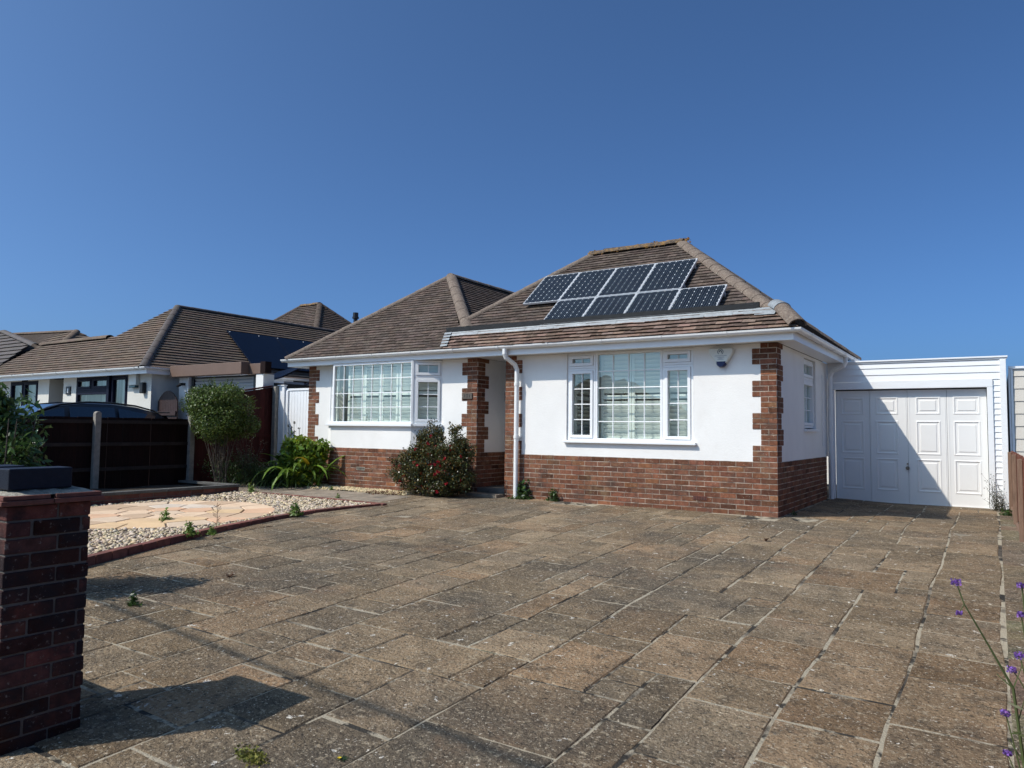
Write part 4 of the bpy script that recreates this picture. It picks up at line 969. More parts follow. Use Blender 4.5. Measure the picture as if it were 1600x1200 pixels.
# ================================================================== GATE PIER (near left)
PI = thing('gate_pier', 'weathered red brick gate pier with tile and mortar cap at the left edge', 'pier', (-1.55, -8.46, -.4))
px0, px1, py0, py1 = -1.84, -1.30, -8.65, -8.28; pz = .742
mb = MB()
Xa = frame((0, py0, 0), (1, 0, 0), (0, -1, 0)); Xb = frame((px1, 0, 0), (0, 1, 0), (1, 0, 0)); Xc = frame((0, py1, 0), (1, 0, 0), (0, 1, 0)); Xd = frame((px0, 0, 0), (0, 1, 0), (-1, 0, 0))
cs = .0745; k = 0; z = pz
while z > -.55:
    a, b = z-cs+.006, z-.004
    od = k % 2
    def br(x0, x1, y0, y1):
        t = tint(.3, .1)
        if random.random() < .35: t = tuple(c*.45 for c in t)
        elif random.random() < .2: t = (t[0]*1.5, t[1]*1.25, t[2]*1.15)
        e = [U(-.003, .003) for _ in range(4)]; mb.box(x0+e[0], x1+e[1], y0+e[2], y1+e[3], a+U(-.0015, .0015), b+U(-.0015, .0015), t)
    if od == 0:
        br(px1-.105, px1, py0, py0+.218); br(px1-.105, px1, py0+.228, py1); 
        br(px0, px0+.21, py0, py0+.105); br(px0+.22, px1-.115, py0, py0+.105); br(px0, px0+.21, py1-.105, py1); br(px0+.22, px1-.115, py1-.105, py1)
    else:
        br(px1-.215, px1, py0, py0+.105); br(px1-.105, px1, py0+.115, py1-.0) if False else None
        br(px1-.105, px1, py0+.115, py0+.325) if py0+.325 < py1 else br(px1-.105, px1, py0+.115, py1); br(px1-.215, px1-.115, py0+.115, py1)
        if py0+.335 < py1: br(px1-.105, px1, py0+.335, py1)
        br(px0, px0+.10, py0, py0+.215); br(px0+.11, px1-.225, py0, py0+.105); br(px0, px0+.30, py1-.105, py1)
    z -= cs; k += 1
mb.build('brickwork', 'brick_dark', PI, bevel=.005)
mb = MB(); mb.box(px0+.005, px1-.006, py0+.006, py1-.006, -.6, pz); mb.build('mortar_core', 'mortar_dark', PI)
mb = MB()
for (x0, x1, y0, y1) in ((px0-.03, px0+.25, py0-.04, py1+.04), (px0+.254, px1-.13, py0-.04, py1+.04), (px1-.126, px1+.042, py0-.04, py0+.18), (px1-.126, px1+.042, py0+.184, py1+.045)):
    mb.box(x0, x1, y0, y1, pz+.002, pz+.024+U(-.002, .002)); mb.box(x0+.012, x1-.010, y0+.010, y1-.010, pz+.026, pz+.045)
mb.build('tile_creasing', 'kerb', PI, bevel=.003)
mb = MB(); n1, n2 = 18, 14; vs = []; fs = []
for j in range(n2+1):
    for i in range(n1+1):
        u_, v_ = i/n1, j/n2; e = min(u_, 1-u_, v_, 1-v_); z = pz+.044+.030*min(1, e*5)+U(-.006, .006)*(1 if e > 0 else 0)
        vs.append((px0-.005+(px1-px0+.02)*u_, py0-.01+(py1-py0+.03)*v_, z))
for j in range(n2):
    for i in range(n1): a = j*(n1+1)+i; fs.append((a, a+1, a+n1+2, a+n1+1))
mb.add(vs, fs); mb.build('mortar_cap', 'cap', PI, smooth=True, recalc=False)
mb = MB(); zc = pz+.066; mb.box(-1.66, -1.485, -8.64, -8.50, zc, zc+.105); ob = mb.build('granite_block', 'granite', bevel=.006)
tag(ob, 'grey stone block half out of frame on the pier top', 'stone block'); 
mb = MB(); mb.box(-1.478, -1.345, -8.63, -8.35, zc, zc+.098); tag(mb.build('granite_block', 'granite', bevel=.006), 'long dark stone block lying on the gate pier cap', 'stone block')
# low front wall running left from the pier
FW = thing('front_wall', 'low brick front wall running left out of view from the gate pier', 'wall', (-5, -8.5, -.4))
mb = MB(); brick_area(mb, frame((0, -8.38, 0), (1, 0, 0), (0, 1, 0)), -11, -1.86, -.6, .15, zref=.15); brick_area(mb, frame((0, -8.60, 0), (1, 0, 0), (0, -1, 0)), -11, -1.86, -.6, .15, zref=.15)
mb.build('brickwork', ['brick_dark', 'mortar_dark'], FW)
mb = MB(); mb.box(-11, -1.87, -8.64, -8.34, .152, .20); mb.build('coping', 'coping', FW)

# ================================================================== NEIGHBOUR'S BUNGALOW
NB = thing('neighbour_bungalow', 'brown roofed bungalow with dark blue window frames beyond the left fence', 'bungalow', (-17, 1, 0))
NT = .87; ne = (-13.80, -.78, 2.45); napx = (ne[0]-2.17, ne[1]+2.17, ne[2]+NT*2.17)
mb = MB()
lx = -22.2
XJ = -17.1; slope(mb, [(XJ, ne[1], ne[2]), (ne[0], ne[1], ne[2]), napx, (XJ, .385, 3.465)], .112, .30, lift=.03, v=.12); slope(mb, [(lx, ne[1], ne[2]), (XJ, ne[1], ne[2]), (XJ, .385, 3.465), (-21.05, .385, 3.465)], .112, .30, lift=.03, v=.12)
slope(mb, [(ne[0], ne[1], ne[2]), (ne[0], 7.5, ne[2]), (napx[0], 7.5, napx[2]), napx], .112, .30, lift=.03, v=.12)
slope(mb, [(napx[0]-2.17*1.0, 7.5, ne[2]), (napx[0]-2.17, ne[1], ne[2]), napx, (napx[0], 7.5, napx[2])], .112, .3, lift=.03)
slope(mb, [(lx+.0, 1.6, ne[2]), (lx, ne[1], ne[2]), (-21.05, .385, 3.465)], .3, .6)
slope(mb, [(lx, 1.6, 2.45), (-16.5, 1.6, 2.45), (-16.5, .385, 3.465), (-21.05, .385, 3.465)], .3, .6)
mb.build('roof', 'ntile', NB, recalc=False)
mb = MB(); halfround(mb, ne, napx, .10, .33); halfround(mb, napx, (napx[0], 7.5, napx[2]), .09, .4); mb.build('ridge_tiles', 'pantile', NB, smooth=True)
mb = MB(); halfround(mb, (-21.05, .385, 3.465), (-17.4, .385, 3.465), .13, .4); mb.build('ridge_tiles', 'ntile', NB, smooth=True)
mb = MB()   # rear cross block
rl, rr = (-18.70, 8.0, 5.55), (-17.75, 8.0, 5.55)
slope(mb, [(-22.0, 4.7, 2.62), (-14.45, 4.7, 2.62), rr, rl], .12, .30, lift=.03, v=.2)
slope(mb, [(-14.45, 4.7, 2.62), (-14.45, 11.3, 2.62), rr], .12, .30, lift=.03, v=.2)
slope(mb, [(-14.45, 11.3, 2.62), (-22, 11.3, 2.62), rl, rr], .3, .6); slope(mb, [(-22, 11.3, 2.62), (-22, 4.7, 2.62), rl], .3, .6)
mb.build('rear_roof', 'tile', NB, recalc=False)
for (a_, b_) in (((-14.45, 4.7, 2.62), rr), ((-22, 4.7, 2.62), rl), ((-14.45, 11.3, 2.62), rr)): mb = MB(); halfround(mb, a_, b_, .11, .33); mb.build('hip_tile_run', 'tile', NB, smooth=True)
mb = MB(); halfround(mb, rl, rr, .12, .3, jit=.015); mb.build('ridge_tiles', 'lichen', NB, smooth=True)
mb = MB(); fx, fy = -15.55, 7.6; mb.tube([(fx, fy, 4.0), (fx, fy, 4.80)], .07, 10); mb.tube([(fx, fy, 4.80), (fx, fy, 4.86)], .11, 10); mb.tube([(fx, fy, 4.86), (fx, fy, 5.0)], .09, 10); mb.build('flue', 'black_plastic', NB)
XA = frame((0, -.45, 0), (1, 0, 0), (0, -1, 0)); XAs = frame((-13.97, 0, 0), (0, 1, 0), (1, 0, 0))
mb = MB(); wallgrid(mb, XA, -22, -18.78, 0, 2.33, [(-21.0, -19.38, .9, 2.3)]); wallgrid(mb, XA, -18.02, -13.97, 0, 2.33, [(-17.36, -14.96, .95, 2.32)])
wallgrid(mb, XAs, -.45, 7.5, 0, 2.33, []); wallgrid(mb, frame((-18.78, 0, 0), (0, 1, 0), (1, 0, 0)), -.45, .6, 0, 2.33, []); wallgrid(mb, frame((0, .6, 0), (1, 0, 0), (0, -1, 0)), -18.8, -18.0, 0, 2.33, [])
wallgrid(mb, frame((-22, 0, 0), (0, 1, 0), (-1, 0, 0)), -.45, 7.5, 0, 2.33, [])
mb.build('wall', 'cream_render', NB)
mb = MB(); mb.box(-22.2, -13.74, -.72, -.70, 2.30, 2.45); mb.box(-13.76, -13.74, -.70, 3.5, 2.30, 2.45); mb.box(-22.2, -13.76, -.70, -.46, 2.331, 2.345); mb.box(-13.965, -13.76, -.46, 3.5, 2.331, 2.345); mb.build('fascia', 'upvc', NB)
mb = MB(); gutter(mb, [(-22.2, -.78, 2.45), (-13.70, -.78, 2.45), (-13.70, 4.0, 2.45)]); union_rings(mb, (-22, -.78, 2.45), (-14, -.78, 2.45), 1.2); mb.build('gutter', 'gutter', NB)
mb = MB(); mb.tube([(-13.70, 1.55, 2.4), (-13.70, 1.55, 2.3), (-13.88, 1.45, 2.2), (-13.90, 1.42, 2.1), (-13.90, 1.42, 0)], .035, 10); mb.build('downpipe', 'gutter', NB, smooth=True)
def nwin(u0, u1, z0, z1, layout, d=0.0, X=XA):
    fr = MB(); gl = MB()
    for l in layout: light(fr, gl, X, *l, 1, 1, sash=.05, fr=.05, d=d, op=True)
    f = fr.build('window', 'navy_frame', NB, bevel=.004); gl.build('pane', 'glass', f, recalc=False)
    b = MB(); x = u0+.05
    while x < u1-.05: b.add([(x, -.16, z0), (x+.075, -.20, z0), (x+.075, -.20, z1), (x, -.16, z1)], [(0, 1, 2, 3)], U(.45, 1.1), 0, X); x += .085+U(0, .03)
    b.build('vertical_blind', 'blind', f, recalc=False)
nwin(-17.36, -15.75, .95, 2.32, [(-17.36, -16.6, 1.98, 2.32), (-16.6, -15.80, 1.98, 2.32), (-17.36, -15.80, .95, 1.978)])
nwin(-15.72, -14.96, .95, 2.32, [(-15.70, -14.96, .95, 2.32)])
nwin(-21.0, -19.38, .9, 2.3, [(-21.0, -20.2, .9, 2.3), (-20.2, -19.38, .9, 2.3)])
mb = MB(); mb.box(-15.80, -15.70, -.02, .06, .95, 2.33, 1, 0, XA); mb.build('window_post', 'navy_frame', NB)
mb = MB(); mb.add([(-22, .6, 0), (-18.8, .6, 0), (-18.8, .6, 2.3), (-22, .6, 2.3)], [(0, 1, 2, 3)]); mb.add([(-18, .8, 0), (-14, .8, 0), (-14, .8, 2.3), (-18, .8, 2.3)], [(0, 1, 2, 3)]); mb.build('interior_wall', 'interior', NB, recalc=False)
mb = MB(); mb.box(-14.77, -14.47, .003, .09, 2.06, 2.32, 1, 0, XA); mb.box(-14.75, -14.49, .003, .10, 2.0, 2.055, 1, 1, XA); mb.build('alarm_box', ['alarm', 'teal'], NB, bevel=.012)
mb = MB(); mb.box(-14.30, -14.17, .003, .10, 1.86, 2.12, 1, 0, XA); mb.build('wall_lantern', 'black_plastic', NB, bevel=.02)
mb = MB(); mb.box(-17.83, -17.62, .003, .03, 1.89, 2.10, 1, 0, XA); mb.box(-17.75, -17.70, .031, .034, 1.94, 2.05, 1, 1, XA); mb.build('number_plaque', ['black_plastic', 'upvc'], NB)
pb_ = MB(); pb_.box(-18.34, -18.06, -1.04, -.96, 1.86, 2.08, 1, 0, XA); pb_.box(-18.28, -18.11, -.959, -.955, 1.90, 2.04, 1, 1, XA); pb_.build('post_box', ['wood_door', 'alarm'], NB)
# all-black panels on its side slope
n2v = Vector((NT, 0, 1)).normalized(); up2 = Vector((-1, 0, NT)).normalized(); X = Matrix((Vector((0, 1, 0)), n2v, up2)).transposed().to_4x4(); X.translation = Vector((-13.80, 0, 2.45))+n2v*.06
for (a, b) in ((2.35, 3.95), (3.97, 5.57), (5.59, 7.2)):
    p_ = MB(); p_.box(a, b, 0, .035, .30, 1.86, 1, 0, X); p_ = p_.build('solar_panel', 'navy', NB, bevel=.004)
    
    for (c0, c1) in ((a+.05, 1.80), (b-.6, 1.78)): m2 = MB(); m2.box(c0, c0+.03, .036, .043, c1, c1+.03, 1, 0, X); m2.build('panel_clip', 'alu', p_)

# its garage
NGr = thing('roller_garage', 'low garage with brown fascia and pale roller shutter behind the clipped shrub', 'garage', (-12, .5, 0))
XG2 = frame((0, 0, 0), (1, 0, 0), (0, -1, 0))
mb = MB(); mb.box(-13.58, -13.22, 0, 3.6, 0, 2.24); mb.build('wall', 'render', NGr); mb = MB(); mb.box(-10.80, -10.56, 0, .28, 0, 2.24); mb.build('wall', 'render', NGr); mb = MB(); mb.box(-10.78, -10.60, .281, 3.6, 0, 1.86); mb.build('side_wall', 'roller', NGr); mb = MB(); mb.box(-13.3, -10.50, .282, 3.7, 1.87, 2.06); mb.build('flat_roof', 'black', NGr)
mb = MB(); mb.box(-13.62, -11.02, -.22, .02, 2.245, 2.50); mb.box(-11.015, -10.50, -.02, .05, 2.2455, 2.47); mb.build('fascia', 'fascia_brown', NGr, bevel=.006)
mb = MB(); mb.box(-10.62, -10.46, -.04, .12, 2.26, 2.50); mb.build('fascia_end', 'fence', NGr)
mb = MB(); z = 0
while z < 2.16: mb.tube([(-13.10, .13, z+.038), (-10.97, .13, z+.038)], .042, 6); z += .077
mb.build('roller_shutter', 'roller', NGr)
mb = MB(); mb.box(-13.19, -13.11, .06, .2, 0, 2.2); mb.box(-10.96, -10.87, .06, .2, 0, 2.2); mb.box(-13.19, -10.87, .06, .2, 2.201, 2.24); mb.build('shutter_guide', 'black_plastic', NGr)
mb = MB(); mb.box(-13.4, -13.33, -.13, -.0, 2.05, 2.11); mb.tube([(-13.36, -.10, 2.07), (-13.36, -.19, 2.02)], .03, 8); mb.build('camera_bracket', 'black_plastic', NGr)
# flat roofed side building with tilted panels behind the gate
LT = thing('lean_to', 'dark lean-to roof carrying two tilted solar panels behind the white gate', 'lean-to', (-11.8, 4, 0))
mb = MB(); mb.box(-10.5, -9.35, 2.2, 5.6, 0, 1.78); mb.build('wall', 'roller', LT)
mb = MB(); mb.box(-10.49, -9.3, 2.0, 5.7, 1.80, 1.98); mb.build('flat_roof', 'black', LT)
for (x0, x1, z0, z1, y0) in ((-12.1, -10.75, 2.12, 2.46, .9), (-11.6, -10.3, 2.16, 2.44, 2.0)):
    m2 = MB(); m2.add([(x0, y0, z0), (x1, y0-.25, z0+.12), (x1, y0+.5, z1+.12), (x0, y0+.75, z1), (x0, y0, z0-.04), (x1, y0-.25, z0+.08), (x1, y0+.5, z1+.08), (x0, y0+.75, z1-.04)], [(0, 1, 2, 3), (4, 5, 6, 7), (0, 1, 5, 4), (1, 2, 6, 5), (2, 3, 7, 6), (3, 0, 4, 7)])
    f = m2.build('solar_panel', 'navy', LT); 
    for t in (.2, .8): m3 = MB(); xx = x0+(x1-x0)*t; m3.box(xx-.02, xx+.02, y0+.05, y0+.6, 2.06, z0-.05+.1*t); m3.build('panel_stand', 'alu', f)
# arched gate beside the neighbour's garage
AG = thing('arched_gate', 'dark arched timber gate between the neighbouring bungalow and its garage', 'gate', (-13.5, -.3, 0))
mb = MB(); X = frame((0, -.30, 0), (1, 0, 0), (0, -1, 0)); xx = -13.95
n_ = 12; a0, a1 = -13.92, -13.58; a0 = -13.93; a1 = -13.16
for i in range(n_):
    u0_, u1_ = a0+(a1-a0)*i/n_+.003, a0+(a1-a0)*(i+1)/n_-.003; f = lambda u: 1.66+.26*math.sin(math.pi*(u-a0)/(a1-a0))**.8
    mb.add([(u0_, 0, .05), (u1_, 0, .05), (u1_, 0, f(u1_-.002)), (u0_, 0, f(u0_+.002)), (u0_, -.03, .05), (u1_, -.03, .05), (u1_, -.03, f(u1_-.002)), (u0_, -.03, f(u0_+.002))], [(0, 1, 2, 3), (4, 5, 6, 7), (2, 3, 7, 6), (0, 3, 7, 4), (1, 2, 6, 5)], 1, 0, X)
mb.build('boards', 'wood_door', AG)
mb = MB(); mb.box(a0+.05, a1-.02, .001, .03, .5, .6, 1, 0, X); mb.box(a0+.05, a1-.02, .001, .03, 1.35, 1.45, 1, 0, X); mb.build('rails', 'wood_door', AG)

# bungalow further along the street
FB = thing('distant_bungalow', 'dark pantiled bungalow furthest along the street at the left edge', 'bungalow', (-28, 1, 0))
mb = MB(); y0, y1_, z0, z1_ = -1.0, 1.84, 2.4, 4.39
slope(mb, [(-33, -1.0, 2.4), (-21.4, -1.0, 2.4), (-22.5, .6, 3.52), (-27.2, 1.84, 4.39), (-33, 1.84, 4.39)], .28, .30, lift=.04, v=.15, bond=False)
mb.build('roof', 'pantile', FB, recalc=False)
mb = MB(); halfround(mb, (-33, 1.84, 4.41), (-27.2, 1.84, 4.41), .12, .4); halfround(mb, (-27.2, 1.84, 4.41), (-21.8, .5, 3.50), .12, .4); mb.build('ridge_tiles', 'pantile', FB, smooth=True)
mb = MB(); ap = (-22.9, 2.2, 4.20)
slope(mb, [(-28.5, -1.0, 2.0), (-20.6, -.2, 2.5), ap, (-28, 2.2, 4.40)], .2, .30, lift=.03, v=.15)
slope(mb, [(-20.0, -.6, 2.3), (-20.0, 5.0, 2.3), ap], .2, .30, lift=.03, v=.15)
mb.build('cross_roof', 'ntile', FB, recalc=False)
mb = MB(); halfround(mb, (-20.6, -.2, 2.6), ap, .12, .35); halfround(mb, (-28, 2.2, 4.40), ap, .10, .35); mb.build('hip_tiles', 'ntile', FB, smooth=True)
mb = MB(); mb.box(-33, -22.6, -.6, 6, 0, 2.38); mb.build('wall', 'cream_render', FB)
mb = MB(); mb.box(-30, -28, -.66, -.6, .9, 2.1); mb.build('window', 'navy_frame', FB)

# ================================================================== CAR
CR_ = thing('parked_car', 'blue black estate car parked on the forecourt behind the left fence', 'car', (-13.4, -2.9, 0))
# sections along the length (y), near side faces +x ; y: front -5.3 .. rear -1.0
xc = -13.35; half = .90
prof = [  # y, z_hood/roof, is roof?
 (-5.35, .62), (-5.25, .80), (-4.75, .93), (-4.10, 1.02), (-3.45, 1.36), (-3.05, 1.50), (-2.55, 1.565), (-2.0, 1.565), (-1.45, 1.51), (-.95, 1.40), (-.80, 1.30), (-.62, 1.02), (-.55, .60)]
mb = MB(); vs = []; fs = []
belt = .98
for (y, zt) in prof:
    zb = min(belt, zt-.02); taper = 1-.06*max(0, abs(y+2.9)-1.6)
    roofw = .62 if zt > 1.2 else .78
    rowp = [(half*taper*.96, .28), (half*taper, .55), (half*taper*.99, .80 if zt > .85 else zt*.8), (half*taper*.93, zb), (roofw*taper+ .02, zt-.055 if zt > belt+.1 else zb+.005), (roofw*taper*.8, zt-.012), (0, zt)]
    full = [(xc+a, y, z) for a, z in rowp]+[(xc-a, y, z) for a, z in rowp[::-1][1:]]
    vs += full
n_ = 13
for i in range(len(prof)-1):
    for k in range(n_-1): fs.append((i*n_+k, i*n_+k+1, (i+1)*n_+k+1, (i+1)*n_+k))
fs.append(tuple(range(n_))); fs.append(tuple(range((len(prof)-1)*n_, len(prof)*n_)))
mb.add(vs, fs); cb = mb.build('body', 'carpaint', CR_, smooth=True)
def carside(name, pts, mat, sgn=1, off=.012):
    # pts (y,z) on the glasshouse side
    m2 = MB(); vs = []
    for y, z in pts:
        t = (z-belt)/(1.50-belt); a = half*.93+( .66-half*.93)*t+off; vs.append((xc+sgn*a, y, z))
    m2.add(vs, [tuple(range(len(vs)))]); return m2.build(name, mat, CR_, recalc=False)
for s_ in (1, -1):
    carside('side_window', [(-3.95, 1.03), (-3.0, 1.03), (-2.98, 1.44), (-3.32, 1.36)], 'carglass', s_); carside('side_window', [(-2.90, 1.03), (-2.0, 1.03), (-2.0, 1.47), (-2.88, 1.46)], 'carglass', s_); carside('side_window', [(-1.92, 1.03), (-1.05, 1.05), (-1.15, 1.32), (-1.92, 1.46)], 'carglass', s_)
    m2 = MB(); m2.tube([(xc+s_*.585, y, z) for y, z in ((-3.40, 1.36), (-3.2, 1.43), (-3.0, 1.50), (-2.5, 1.565), (-2.0, 1.565), (-1.5, 1.52), (-1.1, 1.43), (-.98, 1.37))], .02, 6); m2.build('roof_rail', 'black_plastic', CR_, smooth=True)
    m2 = MB(); blob(m2, (xc+s_*1.0, -3.75, 1.06), (.09, .06, .07), 8, 6); m2.build('door_mirror', 'carpaint', CR_, smooth=True)
m2 = MB(); m2.add([(xc-.70, -4.05, 1.055), (xc+.70, -4.05, 1.055), (xc+.56, -3.12, 1.505), (xc-.56, -3.12, 1.505)], [(0, 1, 2, 3)]); m2.build('windscreen', 'carglass', CR_, recalc=False)
m2 = MB(); m2.box(xc-.6, xc+.6, -1.0, -.72, 1.385, 1.41); m2.build('rear_spoiler', 'carpaint', CR_, bevel=.01)
m2 = MB(); m2.add([(xc-.62, -.82, 1.33), (xc+.62, -.82, 1.33), (xc+.68, -.62, 1.04), (xc-.68, -.62, 1.04)], [(0, 1, 2, 3)]); m2.build('rear_window', 'carglass', CR_, recalc=False)
for s_ in (1, -1):
    m2 = MB(); m2.box(xc+s_*.62-.16, xc+s_*.62+.16, -5.33, -5.20, .68, .80); m2.build('headlight', 'alu', CR_, bevel=.02)
for yy in (-4.5, -1.6):
    for s_ in (1, -1):
        m2 = MB(); m2.tube([(xc+s_*.70, yy, .33), (xc+s_*.91, yy, .33)], .33, 24); wh = m2.build('wheel', 'tyre', CR_); m3 = MB(); m3.tube([(xc+s_*.80, yy, .33), (xc+s_*.922, yy, .33)], .21, 16); m3.build('rim', 'rim', wh)

# ================================================================== PLANTS
# clipped shrub on stems
cx_, cy_ = -9.75, -1.60
SH = thing('clipped_shrub', 'rounded clipped green shrub on bare twiggy stems before the left fence', 'shrub', (cx_, cy_, .03))
mb = MB()
for i in range(34):
    a = U(0, 6.28); r = U(.02, .20); p = Vector((cx_+.05+r*math.cos(a), cy_+r*math.sin(a)*.7, .03)); q = [p]; tx, ty = U(-.42, .42), U(-.32, .32); w_0 = U(.005, .012)
    for k in range(1, 7): t = k/6; q.append(Vector((p.x+tx*t+U(-.015, .015), p.y+ty*t+U(-.015, .015), .03+t*1.15)))
    mb.tube(q, [w_0*(1-.1*k) for k in range(7)], 5)
mb.build('stem', 'bark', SH)
P = []; nrmP = []
lob = [(rng.uniform(-.50, .50), rng.uniform(-.42, .42), rng.uniform(-.34, .36), rng.uniform(.17, .30)) for _ in range(30)]+[(-.42, 0, -.30, .26), (.1, -.1, -.38, .28), (.42, 0, -.22, .24), (.15, 0, .34, .24), (-.25, 0, .32, .22), (.5, .1, .1, .25)]
for (lx_, ly_, lz_, lr) in lob:
    for _ in range(820):
        d = rng.normal(size=3); d /= np.linalg.norm(d); q = np.array([lx_, ly_, lz_])+d*lr*rng.uniform(.6, 1.06)*np.array([1, 1, .9]); P.append((cx_+q[0], cy_+q[1], 1.38+q[2])); nrmP.append(d)
for _ in range(70):      # stray shoots
    d = rng.normal(size=3); d[2] = abs(d[2]); d /= np.linalg.norm(d); q = d*np.array([.70, .60, .56])
    for t in np.linspace(.85, 1.16, 12): P.append((cx_+q[0]*t, cy_+q[1]*t, 1.38+q[2]*t)); nrmP.append(d)
leaves('crown', np.array(P), .038, 'leaf_top', SH, np.array(nrmP), aspect=1.6, colr=(.45, 1.6))
# scraggy grey shrub to its right
cx2, cy2 = -9.75, -.92
SK = thing('straggly_shrub', 'thin straggly grey leaved shrub against the red fence panel', 'shrub', (cx2, cy2, .0))
mb = MB(); tips = []
for i in range(22):
    p = Vector((cx2+U(-.08, .08), cy2+U(-.06, .06), 0)); d = Vector((U(-.4, .4), U(-.3, .3), 1)).normalized(); L_ = U(.5, 1.0); q = [p+d*L_*t+Vector((U(-.02, .02), U(-.02, .02), 0))*t for t in (0, .3, .6, 1)]
    mb.tube(q, [.007, .006, .004, .002], 4); tips += [q[1]*(1-t)+q[3]*t+Vector((U(-.05, .05), U(-.05, .05), U(-.04, .04))) for t in np.random.default_rng(i).uniform(0, 1, 26)]
mb.build('stem', 'bark', SK); leaves('foliage', [tuple(t) for t in tips], .026, 'leaf_grey', SK)
# dense undergrowth below fence
P = clumps((-9.8, -1.2, .22), (.55, .6, .42), 90, 40, .06, .3, .0); o = leaves('ground_cover', P, .03, 'leaf_dark'); o['kind'] = 'stuff'; tag(o, 'dark low ground cover under the clipped shrub in the raised bed', 'ground cover')
# strap-leaved clump with seed heads
AG2 = thing('strap_leaved_plant', 'bright green strap leaved plant clump with dark seed heads by the bungalow corner', 'plant', (-8.75, -.62, 0))
mb = MB()
for i in range(80):
    bx, by = random.gauss(-8.72, .26), random.gauss(-.60, .13); az = U(0, 6.28); L_ = U(.55, 1.15)
    yel = random.random(); col = (U(.7, 1.35),)*3 if yel < .88 else (1.5, 1.15, .5)
    if yel > .98: col = (1.5, .65, .35)
    strap(mb, (bx, by, g(bx, by)), az, L_, U(.05, .095), U(58, 89), U(1.4, 2.9), col)
mb.build('leaves', 'leaf_bright', AG2, recalc=False)
P = np.vstack([clumps((-8.58, -.62, .42), (.50, .26, .46), 200, 22, .055, .5, .03), clumps((-8.25, -.50, .62), (.16, .14, .22), 24, 22, .05, .4), clumps((-8.85, -.6, .74), (.2, .15, .16), 24, 22, .05, .4)]); br_ = rng.uniform(0, 1, (len(P), 1)); leaves('foliage', P, .115, 'leaf_bright', AG2, aspect=2.3, colr=(.45, 1.35), cols=np.where(br_ > .8, np.array([[1.5, 1.1, .6]]), np.array([[1., 1., 1.]])), flat=.2)
mb = MB()
for (hx, hz) in ((-9.15, 1.14), (-9.04, 1.10), (-8.98, 1.20), (-8.93, 1.02), (-9.10, .98), (-8.88, 1.08)):
    y = -.5+U(-.1, .1); mb.tube([(hx+.05, y, .2), (hx+.02, y, .7), (hx, y, hz)], .005, 5); 
    for k in range(16): d = Vector((random.gauss(0, 1), random.gauss(0, 1), random.gauss(.5, 1))).normalized()*.035; mb.tube([(hx, y, hz), (hx+d.x, y+d.y, hz+d.z)], [.002, .004], 4)
mb.build('seed_heads', 'stem_dark', AG2)
# long dark grassy tuft left of it
GT = thing('arching_grass_tuft', 'dark green arching grassy tuft left of the strap leaved plant', 'plant', (-9.35, -.9, 0))
mb = MB()
for i in range(430):
    bx, by = random.gauss(-9.12, .30), random.gauss(-.86, .12); strap(mb, (bx, by, g(bx, by)), U(0, 6.28), U(.45, 1.0), U(.009, .016), U(40, 84), U(1.3, 2.6), U(.4, 1.1), 6)
mb.build('leaves', 'leaf_dark', GT, recalc=False)
# red flowered bush by the porch
RB = thing('flowering_bush', 'dark bush with small crimson flowers beside the porch', 'bush', (-5.75, -.5, 0))
mb = MB(); bpts = []
for i in range(46):
    az = U(0, 6.28); el = U(.35, 1.5); L_ = U(.55, 1.08); d = Vector((math.cos(az)*math.cos(el), math.sin(az)*math.cos(el)*.62, math.sin(el))); p = Vector((-5.56+U(-.15, .15), -.52+U(-.1, .1), .0))
    q = [p+d*L_*t+Vector((0, 0, -.10*t*t)) for t in (0, .33, .66, 1)]; mb.tube(q, [.012, .009, .006, .003], 5)
mb.build('stem', 'bark', RB)
P = np.vstack([clumps((-5.42, -.52, .46), (.66, .36, .50), 300, 78, .042, .6, .02), clumps((-4.96, -.46, .78), (.26, .2, .28), 56, 62, .04, .4), clumps((-5.55, -.50, 1.0), (.22, .18, .24), 38, 60, .04, .4),
    clumps((-6.08, -.6, .38), (.24, .2, .36), 56, 58, .04, .4, .02), clumps((-5.08, -.45, 1.10), (.14, .1, .10), 12, 40, .03, .3), clumps((-4.86, -.45, .36), (.2, .2, .32), 50, 54, .04, .4, .02)])
P = P[P[:, 1] < -.03]
br_ = rng.uniform(0, 1, (len(P), 1)); cols = np.where(br_ > .72, np.array([[1.8, .95, .6]]), np.array([[1., 1., 1.]]))
leaves('foliage', P, .036, 'leaf_escal', RB, aspect=1.9, colr=(.35, 1.7), cols=cols)
fl = P[rng.choice(len(P), 200)]; fl = fl[fl[:, 1] < -.55][:38]
for f in fl: leaves('flower', f+np.clip(rng.normal(size=(18, 3)), -1.3, 1.3)*.015+np.array([0, -.04, 0]), .028, 'flower_red', RB, aspect=1.2)
P = np.column_stack([rng.uniform(-6.75, -6.0, 420), rng.normal(-.72, .09, 420), np.zeros(420)]); P[:, 2] = [g(a, b)+.012+abs(rng.normal(0, .012)) for a, b, _ in P]
o = leaves('leaf_litter', P, .03, 'leaf_dead', flat=.8); o['kind'] = 'stuff'; tag(o, 'dry brown leaf litter on the path left of the flowering bush', 'leaf litter')
